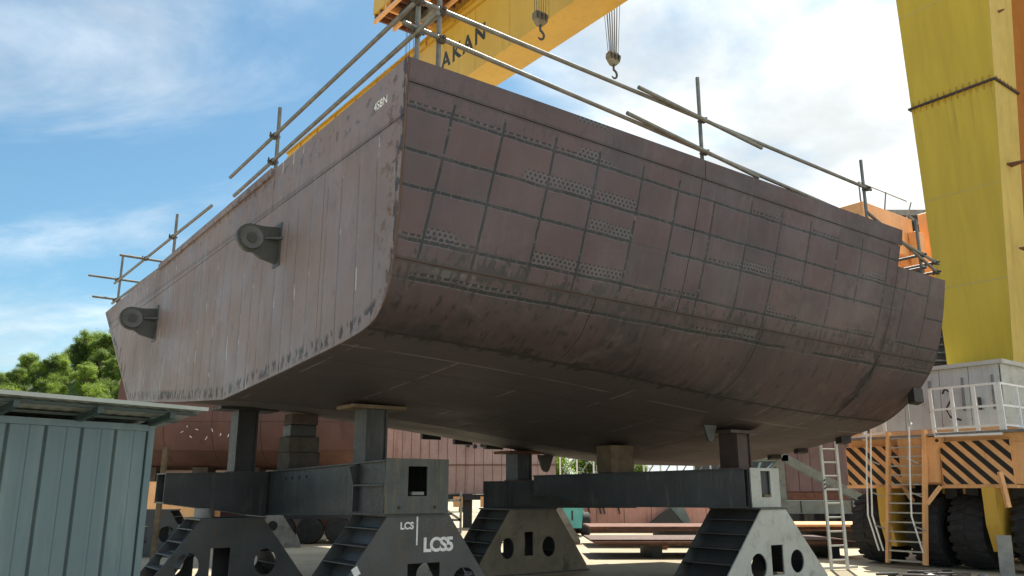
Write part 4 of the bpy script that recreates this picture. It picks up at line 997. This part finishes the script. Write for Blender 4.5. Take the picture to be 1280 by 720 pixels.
# wheels and struts
def wheel_mesh():
    b = MB(); Rr, W = .775, .36
    b.lathe([(-W*.8, .40), (-W, .50), (-W*1.02, .60), (-W*.94, .70), (-W*.72, .752), (0, .765), (W*.72, .752), (W*.94, .70), (W*1.02, .60), (W, .50), (W*.8, .40)], (0, 0, 0), (0, 1, 0), 40)
    body = b.mesh('tyre'); 
    lugm = MB()
    for k in range(22):
        for sg in (-1, 1):
            a = 2*math.pi*(k+.25*sg)/22; ca, sa = math.cos(a), math.sin(a); a2 = a+.12; ca2, sa2 = math.cos(a2), math.sin(a2)
            def pt(y, r, da):
                return (math.cos(a+da)*r, y, math.sin(a+da)*r)
            lugm.hexa([pt(sg*.02, .755, -.02), pt(sg*W*.97, .715, .05), pt(sg*W*.97, .715, .20), pt(sg*.02, .755, .13)],
                      [pt(sg*.02, .79, -.02), pt(sg*W*.99, .755, .05), pt(sg*W*.99, .755, .20), pt(sg*.02, .79, .13)])
    tread = lugm.mesh('tread')
    rim = MB(); rim.lathe([(-.30, .06), (-.22, .10), (-.16, .33), (-.30, .36), (-.31, .41), (.31, .41), (.30, .36), (.16, .33), (.22, .10), (.30, .06)], (0, 0, 0), (0, 1, 0), 28)
    rm = rim.mesh('rim')
    for m in (body, rm): m.polygons.foreach_set('use_smooth', [True]*len(m.polygons)); m.set_sharp_from_angle(angle=R(35))
    return body, tread, rm
TY, TD, RM = wheel_mesh()
for s in (14.95, 17.6):
    for t in (3.38, 2.08, 1.14, -.12):
        ty = link('tyre', TY, 'rubber', crane, H(s, t, .79)-parent_loc(crane), (0, rnd.uniform(0, 6), YAW))
        link('tread', TD, 'rubber', ty); link('rim', RM, 'rim', ty)
    for t in (2.80, .52):
        x = .10
        MB().prism([H(s-.88, t-.12, 1.70), H(s-.88, t-.12, .95), H(s-.70, t-.12, .42), H(s+.2, t-.12, .42), H(s+.2, t-.12, 1.70)], vv3*.25).build('wheel_strut', 'yellow', crane)
        MB().tube([H(s, t-.66, .79), H(s, t+.66, .79)], .09, 12).build('axle', 'dark', crane)

# second leg of the crane frame, shade painted into its brown-orange
cb(20.4, 22.4, -3.2, 1.35, 0, 22.5, 'leg', 'shaded_orange')
cb(17.76, 22.4, -3.2, 1.2, 22.55, 24.5, 'cross_beam', 'yellow')

# ------------------------------------------------------------------ orange machine and dark workshop behind
om = empty('orange_gantry', H(19, 8, 0), label='orange box-beam gantry rising behind the hull end beside the yellow leg', cat='gantry')
def ob(s0, s1, t0, t1, z0, z1, name, mat='orange'): return MB().box(s0, s1, t0, t1, z0, z1, H).build(name, mat, om, bevel=.015)
ob(19.0, 22.0, 5.2, 8.5, 9.0, 10.35, 'head_beam'); ob(19.05, 20.2, 8.52, 11.5, 8.9, 10.2, 'head_beam')
ob(19.1, 19.55, 5.3, 5.8, 0, 8.99, 'leg'); ob(21.5, 21.95, 5.3, 5.8, 0, 8.99, 'leg')
ob(19.56, 21.49, 5.5, 5.8, 7.4, 7.8, 'tie_beam'); ob(19.56, 21.49, 5.42, 5.6, 8.3, 8.7, 'tie_beam'); ob(22.01, 24.0, 5.5, 5.9, 9.2, 9.6, 'tie_beam')
ob(22.4, 23.2, 4.7, 5.19, 8.1, 10.6, 'sheave_housing'); ob(21.6, 22.1, 4.9, 5.19, 8.7, 9.8, 'sheave_housing')
for k, z in enumerate((8.4, 8.75, 9.3)): MB().lathe([(-.1, .22), (.1, .22)], H(22.8, 4.60, z), vv3, 16).build('sheave', 'rust', om, smooth=True)
for k in range(3): MB().tube([H(19.0+1.4*k, 5.25, 10.35), H(19.0+1.6*k, 5.25, 11.0)], .025, 6).build('handrail_post', 'grey', om)
MB().tube([H(19.0, 5.25, 10.98), H(21.9, 5.25, 10.98)], .02, 6).build('handrail', 'grey', om)
for k in range(2): MB().tube([H(19.03, 8.6+2*k, 10.2), H(19.03, 8.6+2*k, 10.8)], .025, 6).build('handrail_post', 'grey', om)
MB().tube([H(19.03, 8.5, 10.78), H(19.03, 11, 10.78)], .02, 6).build('handrail', 'grey', om)
MB().bar(H(24, 5.0, 9.2), H(25.2, 4.6, 6.6), .14, .14).build('jib_strut', 'orange', om)
MB().bar(H(20.5, 4.9, 6.9), H(26, 4.2, 6.3), .14, .14).build('jib_strut', 'orange', om)

ws = empty('workshop', (24, 40, 0), label='dark slatted workshop wall behind the yellow crane leg', cat='building')
MB().box(13, 44, 40.2, 60, 0, 15.2, ).build('wall', 'dark', ws)
for k in range(34):
    z = 1.0 + .40*k; MB().hexa([(13, 39.95, z), (44, 39.95, z), (44, 40.19, z+.1), (13, 40.19, z+.1)], [(13, 39.98, z+.03), (44, 39.98, z+.03), (44, 40.19, z+.13), (13, 40.19, z+.13)]).build('slat', 'grey' if k % 2 else 'blue_grey', ws)
for k in range(16):
    x = 13.5+2*k; MB().box(x, x+.12, 39.8, 39.94, 0, 15, ).build('rib', 'dark', ws)
MB().box(12.8, 44.2, 39.4, 60.2, 15.201, 15.5).build('roof', 'grey', ws)
for k in range(12): MB().bar((13+2.4*k, 39.5, 15.2), (14.2+2.4*k, 39.5, 14.1), .12, .12).build('truss_member', 'grey', ws); MB().bar((14.2+2.4*k, 39.5, 14.1), (15.4+2.4*k, 39.5, 15.2), .12, .12).build('truss_member', 'grey', ws)
MB().bar((13, 39.5, 14.1), (43, 39.5, 14.1), .14, .14).build('truss_member', 'grey', ws)

# ------------------------------------------------------------------ shed
W0 = Vector((-2.80, 6.40, 0)); wd = Vector((-.6, -.8, 0)); wn = Vector((.8, -.6, 0))
def SH(k, n, z): return W0 + wd*k + wn*n + zv3*z
shed = empty('shed', SH(1.2, 0, 0), label='teal corrugated metal shed with overhanging roof', cat='shed')
WT = 2.085
for i in range(10):
    k0, k1 = .05+.25*i-.03, .30+.25*i-.03
    prof = [(k0+.006, -.016), (k0+.014, .0), (k0+.105, .0), (k0+.115, .007), (k0+.135, .007), (k0+.145, .0), (k1-.014, .0), (k1-.006, -.016)]
    b = MB()
    for z in (0.02, WT):
        b.v += [tuple(SH(k, n, z)) for k, n in prof] + [tuple(SH(k, n-.012, z)) for k, n in prof[::-1]]
    n_ = len(prof)*2
    for j in range(n_): b.f.append((j, (j+1) % n_, n_+(j+1) % n_, n_+j))
    b.f.append(tuple(range(n_))); b.f.append(tuple(range(n_, 2*n_)))
    b.build('wall_panel', 'shed', shed)
    MB().box(k0-.004, k0+.010, -.030, -.014, .02, WT, SH).build('seam_strip', 'shed_trim', shed)
MB().box(-.03, .02, -.06, .012, 0, 2.20, SH).build('corner_post', 'shed', shed)
MB().box(.021, 2.6, -.04, .010, WT+.002, WT+.05, SH).build('top_rail', 'shed', shed)
MB().box(.021, 2.6, -.05, -.018, .0, WT-.01, SH).build('inner_lining', 'shed_trim', shed)
def sbox(k0, k1, n0, n1, z0, z1, name, mat): return MB().box(k0, k1, n0, n1, z0, z1, SH).build(name, mat, shed)
sbox(-.03, .0, -1.8, -.061, 0, 2.0, 'side_wall', 'shed'); sbox(.001, 2.6, -1.8, -1.77, 0, 1.95, 'back_wall', 'shed')
sbox(2.58, 2.6, -1.769, -.051, 0, 2.0, 'side_wall', 'shed')
def rz_(n): return 2.255 + (n-.34)*.16
for i in range(6):
    k = -.015+.55*i
    MB().hexa([SH(k, -1.8, rz_(-1.8)-.075), SH(k+.04, -1.8, rz_(-1.8)-.075), SH(k+.04, .30, rz_(.3)-.075), SH(k, .30, rz_(.3)-.075)], [SH(k, -1.8, rz_(-1.8)-.032), SH(k+.04, -1.8, rz_(-1.8)-.032), SH(k+.04, .30, rz_(.3)-.032), SH(k, .30, rz_(.3)-.032)]).build('rafter', 'shed_trim', shed)
for n in (.24, -.02, -.6, -1.2): sbox(-.22, 2.8, n-.02, n+.02, rz_(n)-.031, rz_(n)-.012, 'purlin', 'shed_trim')
sbox(-.26, 2.84, .33, .352, rz_(.34)-.012, rz_(.34)+.016, 'eave_trim', 'roof_sheet')
for i in range(5):
    k0 = -.26+.62*i; b = MB(); nk = 24
    for lay in (0, .004):
        for n in (-2.0, .329):
            for j in range(nk+1):
                k = k0 + .618*j/nk; b.v.append(tuple(SH(k, n, rz_(n)+lay+.004*math.sin(j/nk*2*math.pi*6))))
    q = nk+1
    for j in range(nk):
        b.f += [(j, j+1, q+j+1, q+j), (2*q+j, 2*q+j+1, 3*q+j+1, 3*q+j), (j, j+1, 2*q+j+1, 2*q+j), (q+j, q+j+1, 3*q+j+1, 3*q+j)]
    b.f += [(0, q, 3*q, 2*q), (nk, q+nk, 3*q+nk, 2*q+nk)]
    b.build('roof_sheet', 'roof_sheet', shed)

# ------------------------------------------------------------------ ladder, plank, debris, plate stacks
lad = empty('ladder', (6.98, 18.2, 0), label='aluminium straight ladder leaning against the hull end', cat='ladder')
lt = Vector((7.02, 18.42, 2.78)); lb = Vector((6.92, 18.15, 0)); lx = Vector((.94, .34, 0))*.21
for q in (-1, 1): MB().bar(lb+lx*q, lt+lx*q, .05, .075, up=(0, 1, 0)).build('stile', 'alu', lad)
for k in range(9): p = lerp(lb, lt, (k+.7)/9.6); MB().tube([p-lx, p+lx], .018, 8).build('rung', 'alu', lad)
for k in range(3):
    p = lerp(lb, lt, .60+.03*k) - lx - Vector((0, .042, 0)); MB().bar(p-Vector((.02, 0, .01)), p+Vector((.02, 0, .03)), .004, .028).build('warning_stripe', 'black', lad)
MB().bar(lb-lx*2.4+zv3*.05, lb+lx*2.2+zv3*.05, .05, .05).build('foot_bar', 'alu', lad)
o = MB().hexa([(9.24, 16.3, 0), (9.47, 16.2, 0), (9.49, 16.24, 0), (9.26, 16.34, 0)], [(9.29, 16.34, .80), (9.52, 16.24, .80), (9.54, 16.28, .80), (9.31, 16.38, .80)]).build('steel_plank', 'grey', bevel=.004)
tag(o, 'upright grey steel plank standing before the big tyres', 'plank')
rs = random.Random(3)
for i in range(15):
    x, y = 7.5+rs.uniform(-.2, 1.2), 16.55+rs.uniform(-.25, .35); l = rs.uniform(.25, .8); a = rs.uniform(-.5, .5)
    d = Vector((math.cos(a), math.sin(a), 0))*l/2; z = .02 + .022*(i % 4)
    o = MB().bar(Vector((x, y, z))-d, Vector((x, y, z+rs.uniform(0, .02)))+d, rs.uniform(.05, .16), .04).build('scrap_timber', ['timber2', 'dark', 'timber', 'black'][i % 4])
    tag(o, 'dark offcut in the scrap pile before the crane wheels', 'offcut', 'scrap offcuts before the crane wheels')
for i, (x, y) in enumerate([(7.95, 16.35), (8.55, 16.4), (9.0, 16.45)]):
    b = MB(); b.lathe([(0, .02), (.03, .10), (.07, .09), (.10, .03)], (x, y, 0), (rs.uniform(-.2, .2), .1, 1), 7)
    tag(b.build('concrete_lump', 'white_paint' if i == 0 else 'grey'), 'pale broken lump beside the scrap pile', 'rubble', 'pale lumps by the scrap pile')

def steel_plate(x0, x1, y0, y1, z, th, label, mat='plate_edge', rz=0.0, grp='flat steel plates stacked behind the trestles'):
    b = MB(); cx, cy = (x0+x1)/2, (y0+y1)/2; b.box(x0-cx, x1-cx, y0-cy, y1-cy, 0, th)
    o = link('steel_plate', b.mesh('steel_plate'), mat, None, (cx, cy, z), (0, 0, rz)); tag(o, label, 'steel plate', grp)
def bearer(x, y, z, h, w=.25, l=2.4, label='', mat='dark'):
    b = MB(); b.box(-w/2, w/2, -l/2, l/2, 0, h); o = link('bearer_beam', b.mesh('bearer_beam'), mat, None, (x, y, z)); tag(o, label, 'beam', 'bearers under the plate stacks')
for x in (3.6, 5.1, 6.6, 8.0): bearer(x, 22.2, 0, .30, label='dark bearer under the lower plate stack', l=2.0)
steel_plate(2.15, 8.3, 21.1, 23.3, .30, .05, 'lowest rusty plate of the near stack')
steel_plate(2.05, 8.6, 21.0, 23.1, .352, .05, 'middle rusty plate of the near stack', 'rust')
steel_plate(1.95, 8.2, 21.1, 23.2, .404, .045, 'uppermost rusty plate of the near stack')
for x in (5.0, 6.5, 8.2, 9.8): bearer(x, 26.3, 0, .46, label='dark bearer under the farther plate stack', l=2.4, w=.9)
steel_plate(2.9, 11.8, 25.0, 27.6, .46, .07, 'lowest plate of the farther stack behind the pale trestle')
steel_plate(2.3, 12.0, 25.05, 27.5, .532, .06, 'middle plate of the farther stack behind the pale trestle', 'rust')
steel_plate(7.6, 12.3, 25.0, 27.4, .594, .06, 'top bright orange plate of the farther stack', 'orange')  # brighter orange than the plates below it
o = MB().lathe([(-.3, .0), (-.3, .12), (.3, .12), (.3, 0)], (4.1, 24.2, .13), (1, .1, 0), 16).build('pipe_stub', 'rust'); tag(o, 'short rusty pipe stub on the ground before the farther plate stack', 'pipe')

# ------------------------------------------------------------------ far blocks and yard equipment
def seam_panels(parent, x0, x1, n, z0, z1, y, th, mats, rows=1, jit=.0):
    for i in range(n):
        for r in range(rows):
            a, b_ = x0+(x1-x0)*i/n, x0+(x1-x0)*(i+1)/n; c, d = z0+(z1-z0)*r/rows, z0+(z1-z0)*(r+1)/rows
            MB().box(a+.012, b_-.012, y-th-rnd.uniform(0, jit), y-.001, c+.012, d-.012).build('plate', mats[(i*3+r) % len(mats)], parent)
    MB().box(x0, x1, y, y+.2, z0, z1).build('backing', 'rust', parent)
# red hull block at left behind
rb = empty('ship_block', (-11, 34, 0), label='dark red-brown hull block behind the teal shed', cat='ship block', group='other hull blocks about the yard')
prof = [(30.6, 6.0), (30.5, 5.0), (30.5, 4.1), (30.6, 3.55), (30.95, 3.05), (31.6, 2.68), (33.2, 2.42), (36.0, 2.3)]
xs_ = [-14.7, -12.9, -11.1, -9.3, -7.5, -5.6]
for x0, x1 in zip(xs_, xs_[1:]):
    for lo_, hi_ in ((0, 2), (2, 4), (4, 7)):
        b = MB()
        pp = prof[lo_:hi_+1]
        for off in (0, .02):
            for (y, z) in pp:
                for x in (x0+.008, x1-.008): b.v.append((x, y+off, z + (.006 if z == pp[-1][1] else (-.006 if z == pp[0][1] else 0))+off*.3))
        n_ = len(pp)
        for j in range(n_-1): b.f += [(2*j, 2*j+1, 2*j+3, 2*j+2), (2*n_+2*j, 2*n_+2*j+1, 2*n_+2*j+3, 2*n_+2*j+2), (2*j, 2*j+2, 2*n_+2*j+2, 2*n_+2*j), (2*j+1, 2*j+3, 2*n_+2*j+3, 2*n_+2*j+1)]
        b.f += [(0, 1, 2*n_+1, 2*n_), (2*n_-2, 2*n_-1, 4*n_-1, 4*n_-2)]
        b.build('hull_plate', 'bg_red', rb, smooth=True)
MB().prism([(-14.65, y+.04, z+.04) for y, z in prof] + [(-14.65, 36, 5.9)], (9.0, 0, 0)).build('inner_structure', 'rust', rb)
MB().box(-14.6, -14.2, 31.0, 32.0, 5.901, 6.05).build('edge_bar', 'bg_red', rb)
MB().box(-14.5, -5.7, 33.4, 33.7, .25, 2.3).build('lower_wall', 'bg_red', rb)
for i in range(5): MB().box(-14.4+2.0*i, -13.8+2.0*i, 32.4, 33.3, 0, 2.5).build('keel_block', 'timber2', rb)
for i in range(9):
    x, z = -11.6+rnd.uniform(-.9, 1.6), 3.75+rnd.uniform(-.35, .35)
    MB().bar((x, 30.47, z), (x+rnd.uniform(-.12, .15), 30.47, z+rnd.uniform(.03, .15)), .03, .02).build('chalk_mark', 'mark_white', rb)
# pale rust piece and pink bulkhead
pb = empty('ship_block', (-4, 38, 0), label='pink-primed hull bulkhead with vertical seams behind the girders', cat='ship block', group='other hull blocks about the yard')
seam_panels(pb, -7.9, 2.0, 24, 1.45, 4.6, 38, .02, ['bg_pink'], 1, .01)
MB().box(-7.9, 2.0, 37.93, 37.965, 2.72, 2.76).build('seam_bar', 'rust', pb)
for i in range(3): MB().lathe([(-.02, .10), (.02, .10)], (-2.0+.32*i, 37.96, 3.62-.05*(i % 2)), (0, 1, 0), 12).build('port_hole', 'black', pb)
for i in range(6): MB().box(-7.6+1.8*i, -7.2+1.8*i, 37.9, 38.3, 0, 1.449).build('support_post', 'dark', pb)
MB().box(-7.9, 2.0, 37.7, 38.4, 1.20, 1.44).build('support_beam', 'dark', pb)
for i in range(4): MB().box(-2.6+1.2*i, -2.2+1.2*i, 37.3, 37.6, .9, 1.35).build('clamp', 'orange', pb)
pr = empty('ship_block', (-7, 35, 0), label='pale rust-streaked hull piece beside the tall black prop', cat='ship block', group='other hull blocks about the yard')
MB().hexa([(-8.9, 35, 2.2), (-6.2, 35, 2.5), (-6.2, 37.4, 2.5), (-8.9, 37.4, 2.2)], [(-8.9, 35, 4.6), (-6.2, 35, 4.8), (-6.2, 37.4, 4.8), (-8.9, 37.4, 4.6)]).build('side_plate', 'bg_pale', pr)
MB().box(-8.8, -6.3, 35.15, 37.3, 0, 2.19).build('lower_wall', 'bg_brown', pr)
# low red panel
lp = empty('hull_panel', (5, 34, 0), label='low salmon-red hull panel lying beyond the plate stacks', cat='hull panel')
seam_panels(lp, 2.3, 10.0, 7, .16, 1.45, 34, .03, ['bg_low'], 1, .01)
MB().box(2.2, 10.1, 33.6, 34.6, .0, .155).build('bearer', 'rust', lp)
for x in (3.0, 3.45, 3.6, 4.2, 8.1, 8.5): MB().bar((x, 33.93, 1.3), (x+.12, 33.90, .7), .04, .05).build('stiffener', 'dark', lp)
MB().prism([(5.2, 33.55, .17), (6.9, 33.55, .17), (6.25, 33.55, .95)], (0, .25, 0)).build('bracket', 'dark', lp)
MB().prism([(6.3, 33.75, .96), (6.95, 33.75, .2), (7.1, 33.75, .45), (6.75, 33.75, 1.2), (6.4, 33.75, 1.2)], (0, .1, 0)).build('bracket', 'blue_grey', lp)
# brown block at right behind
bb_ = empty('ship_block', (15, 40, 0), label='brown hull block with vertical plates behind the ladder', cat='ship block', group='other hull blocks about the yard')
seam_panels(bb_, 12.6, 16.6, 7, 1.55, 4.3, 38.5, .03, ['bg_brown', 'bg_brown', 'rust'], 1, .02)
MB().hexa([(12.6, 38.2, 1.2), (16.6, 38.2, 1.2), (16.6, 39.5, 1.2), (12.6, 39.5, 1.2)], [(12.6, 38.2, 1.53), (16.6, 38.2, 1.53), (16.6, 39.5, 1.53), (12.6, 39.5, 1.53)]).build('sole_plate', 'rust', bb_)
for x in (12.8, 14.5, 16.2): MB().box(x, x+.3, 38.6, 39.2, 0, 1.199).build('support_post', 'dark', bb_)
# blue-grey frame
bf = empty('steel_trusswork', (10, 30, 0), label='blue-grey welded steel frame with diagonal brace behind the pale trestle', cat='frame')
for a_, b_, w in [((8.6, 30, 1.05), (12.6, 30, 1.05), .45), ((9.6, 30, 1.28), (9.6, 30, 2.9), .22), ((9.7, 30, 2.8), (12.4, 30, 1.35), .28), ((7.9, 30, 2.75), (9.9, 30, 2.75), .22), ((8.0, 30, 1.28), (8.0, 30, 2.64), .2), ((8.0, 30, 1.3), (9.5, 30, 2.6), .1), ((8.6, 30.4, 1.3), (9.1, 30.4, 2.6), .1)]:
    MB().bar(a_, b_, .3, w, up=(0, 1, 0) if abs(b_[0]-a_[0]) < .01 else (0, 0, 1)).build('member', 'blue_grey', bf)
for x in (8.7, 10.4, 12.3): MB().box(x, x+.25, 29.85, 30.15, 0, .824).build('foot', 'dark', bf)
for x in (9.3, 10.2, 11.1, 12.0): MB().box(x, x+.04, 29.83, 29.849, .85, 1.26).build('stiffener', 'dark', bf)
rs = random.Random(9)
for i in range(26):
    x, z = 9.2+rs.uniform(0, 3.6), rs.uniform(.0, .5); l = rs.uniform(.1, .3)
    o = MB().lathe([(-l, .03), (-l, .08), (l, .08), (l, .03)], (x, 29+rs.uniform(-.3, .3), .09+.16*(i % 3)), (rs.uniform(-1, 1), rs.uniform(-.6, .6), rs.uniform(-.1, .1)), 8).build('pipe_offcut', ['grey', 'dark', 'rust', 'alu'][i % 4])
    tag(o, 'pipe offcut in the heap under the blue-grey frame', 'pipe', 'pipe offcuts heaped under the frame')
# far railing frames seen under the hull
ff = empty('pipe_rack', (5, 45, 0), label='pale tube rack far beyond the hull', cat='rack')
for i in range(12): MB().bar((2.6+.9*i, 45, 0), (2.6+.9*i, 45, 3.6), .08, .08, up=(0, 1, 0)).build('upright', 'white_paint', ff)
for i in range(11): MB().bar((2.6+.9*i, 45, 2.2), (3.5+.9*i, 45, 3.5), .06, .06).build('brace', 'grey', ff)
for z in (2.2, 3.5): MB().bar((2.6, 45, z), (12.5, 45, z), .08, .08).build('rail', 'blue_grey', ff)
# teal transporter
tt_ = empty('transporter', (2.1, 32, 0), label='teal low transporter with black wheels behind the tan olive trestle', cat='transporter')
MB().box(1.2, 2.6, 31.2, 35, .42, 1.15).build('body', 'dark', tt_)
MB().hexa([(1.95, 31.05, .28), (2.55, 31.05, .28), (2.55, 31.19, .28), (1.95, 31.19, .28)], [(1.75, 31.05, 1.12), (2.62, 31.05, 1.12), (2.62, 31.19, 1.12), (1.75, 31.19, 1.12)]).build('front_panel', 'teal', tt_)
MB().box(1.0, 2.7, 30.98, 35, 1.151, 1.30).build('deck', 'teal', tt_)
MB().box(2.18, 2.24, 31.03, 31.049, .55, .9).build('marking', 'girder', tt_)
def simple_wheel(name, c, r, w, parent, axis=(1, 0, 0), hub='rim'):
    o = MB().lathe([(-w/2, r*.55), (-w/2, r*.9), (-w*.35, r), (w*.35, r), (w/2, r*.9), (w/2, r*.55)], c, axis, 20).build(name, 'rubber', parent, smooth=True)
    MB().lathe([(-w*.42, .02), (-w*.42, r*.56), (w*.42, r*.56), (w*.42, .02)], c, axis, 16).build('hub', hub, o)
for x, y in [(1.35, 31.5), (2.72, 31.5), (1.35, 33.6), (2.72, 33.6)]: simple_wheel('wheel', (x, y, .42), .42, .34, tt_)
# multi-wheel trailer
ml = empty('trailer', (-6, 27, 0), label='dark multi-wheel trailer beyond the lettered trestle', cat='trailer')
MB().box(-8.6, -4.2, 26.6, 29, .75, 1.25).build('chassis', 'dark', ml); MB().box(-8.8, -4.0, 26.5, 29.1, 1.251, 1.38).build('deck', 'girder', ml)
for i in range(5): simple_wheel('wheel', (-8.1+.88*i, 26.75, .41), .41, .34, ml, (0, 1, 0), 'white_paint' if i > 2 else 'rim')
ml2 = empty('machine_stand', (-2.6, 34, 0), label='small grey tube stand behind the lettered trestle', cat='stand')
for a_, b_ in [((-3.2, 33, 0), (-3.2, 33, 1.5)), ((-2.0, 33, 0), (-2.0, 33, 1.6)), ((-3.2, 33, 1.2), (-2.0, 33, 1.25)), ((-3.2, 33, 1.3), (-2.0, 33, .5)), ((-3.2, 33, .5), (-2.0, 33, .5))]:
    MB().bar(a_, b_, .09, .09, up=(0, 1, 0)).build('tube', 'grey', ml2)
# far trestles
trestle('steel_trestle', (-9.2, 21.9, 0), 'grey trestle right behind the corner of the teal shed', 'trestle', .9, 2.2, .8, 1.15, [(-.25, .35, .4, .4)], [(.42, .55, .2, .2)], rz=.1)
trestle('steel_trestle', (-7.35, 25.2, 0), 'light grey rust-streaked trestle left of the trailer', 'grey', .7, 2.1, .8, 1.15, [(-.25, .42, .3, .42)], [(.25, .62, .14, .14)], rz=.25)
trestle('steel_trestle', (1.15, 26.5, 0), 'small pale trestle beside the teal transporter', 'grey', .5, 1.8, .7, 1.25, [], [(.1, .65, .14, .14)], rz=.3)
# orange boom beside the shed
eb = empty('excavator', (-9.4, 27.5, 0), label='orange excavator boom showing between the shed and the tapered girder', cat='excavator')
MB().box(-11.8, -10.0, 27.2, 29, .5, 1.9).build('cab_body', 'orange', eb)
MB().prism([(-10.4, 27.9, 1.35), (-9.2, 27.9, 1.55), (-7.9, 27.9, 1.05), (-7.9, 27.9, .85), (-9.2, 27.9, 1.22), (-10.4, 27.9, 1.0)], (0, .35, 0)).build('boom', 'orange', eb)
MB().prism([(-8.3, 27.8, 1.15), (-7.7, 27.8, 1.0), (-7.6, 27.8, .2), (-7.95, 27.8, 0)], (0, .4, 0)).build('bucket', 'rust', eb)
for y in (27.1, 28.6): MB().box(-12.2, -9.8, y, y+.5, 0, .5).build('track', 'dark', eb)
o = MB().bar((-8.05, 19.2, 0), (-8.0, 19.2, 2.6), .10, .10, up=(0, 1, 0)).build('timber_post', 'timber3'); tag(o, 'weathered upright timber post just behind the shed corner', 'post')

# ------------------------------------------------------------------ trees
def tree_mesh(seed, h, r, nleaf, leaf):
    rg = random.Random(seed)
    tb = MB(); top = Vector((rg.uniform(-.3, .3), rg.uniform(-.3, .3), h*.62))
    tb.tube([(0, 0, -.4), (.05, 0, h*.2), tuple(top*.6), tuple(top)], [h*.035, h*.028, h*.02, h*.008], 8)
    cl_ = []
    for i in range(26):
        a = rg.uniform(0, 6.28); q = rg.random()**.6*r*.78; z = h*(.20+.62*rg.random()); k = 1-abs(z/h-.55)*.9
        c = Vector((math.cos(a)*q*k, math.sin(a)*q*k, z)); cl_.append((c, r*rg.uniform(.16, .40)))
        s0 = Vector((0, 0, z*rg.uniform(.35, .6)+h*.05)); tb.tube([s0, (s0+c)/2+Vector((0, 0, .1*r)), c], [h*.014, h*.01, h*.004], 6)
    cl_.append((Vector((0, 0, h*.82)), r*.42))
    vs_, fs, at = [], [], []
    for i in range(nleaf):
        c, cr = rg.choice(cl_)
        d = Vector((rg.gauss(0, 1), rg.gauss(0, 1), rg.gauss(0, .8))).normalized()
        p = c + d*cr*(rg.random()**.4)*rg.uniform(.75, 1.35)
        n = (d*.6 + Vector((rg.gauss(0, .5), rg.gauss(0, .5), rg.uniform(.1, 1)))).normalized()
        x = n.cross(Vector((rg.gauss(0, 1), rg.gauss(0, 1), rg.gauss(0, 1)))).normalized(); y = n.cross(x); s = leaf*rg.uniform(.6, 1.3)
        j = len(vs_); vs_ += [tuple(p-x*s), tuple(p+y*s*.55), tuple(p+x*s), tuple(p-y*s*.55)]; fs.append((j, j+1, j+2, j+3)); at += [rg.random()]*4
    cm = bpy.data.meshes.new('crown'); cm.from_pydata(vs_, [], fs)
    aa = cm.attributes.new('leaf', 'FLOAT', 'POINT'); aa.data.foreach_set('value', at)
    return tb.mesh('trunk'), cm
variants = [tree_mesh(11+i, *p) for i, p in enumerate([(8.5, 3.8, 15000, .13), (10.5, 3.6, 16000, .13), (7.0, 4.0, 14000, .12), (9.5, 4.4, 17000, .135)])]
vm_ = {}
def tree(x, y, z, vi, sc, lm, label, grp='trees on the hill'):
    root = empty('broadleaf_tree', (x, y, z), rnd.uniform(0, 6.28), label=label, cat='tree', group=grp); root.scale = (sc,)*3
    tk, cr = variants[vi]
    link('trunk', tk, 'bark', root)
    if (vi, lm) not in vm_:
        m = cr.copy(); m.materials.append(M[lm]); vm_[(vi, lm)] = m
    link('crown', vm_[(vi, lm)], None, root)
LB = {'leaf_a': 'bright yellow-green leafy tree on the hillside behind the shed', 'leaf_b': 'mid-green leafy tree on the hillside behind the shed', 'leaf_c': 'deep green leafy tree on the hillside behind the shed'}
hr = random.Random(5); hs_ = []
for row, y0 in enumerate((112, 119, 126, 133, 140, 147, 155)):
    for i in range(19):
        x = -112 + 3.2*i + hr.uniform(-2, 2) + (2.5 if row % 2 else 0); y = y0 + hr.uniform(-2.5, 2.5)
        if not -.72 < x/y < -.40: continue
        hs_.append((x, y, hr.randrange(4), hr.uniform(.52, .82), hr.choice(['leaf_a', 'leaf_a', 'leaf_b'] if row < 4 else ['leaf_b', 'leaf_c', 'leaf_b', 'leaf_a'])))
for x, y, vi, sc, lm in hs_: tree(x, y, hill_z(x, y)-.1, vi, sc, lm, LB[lm])
for i, (x, y, vi, sc, lm) in enumerate([(3.2, 62, 2, .75, 'leaf_a'), (6.0, 64, 0, .6, 'leaf_b'), (0.2, 66, 3, .6, 'leaf_b'), (-4, 66, 1, .5, 'leaf_b'), (-9, 64, 2, .6, 'leaf_b'), (9.5, 68, 3, .55, 'leaf_b'), (-15, 64, 0, .7, 'leaf_b'), (-22, 62, 3, .7, 'leaf_b')]):
    tree(x, y, -.05, vi, sc, lm, 'green tree at the far edge of the yard under the hull line', 'trees at the far edge of the yard')
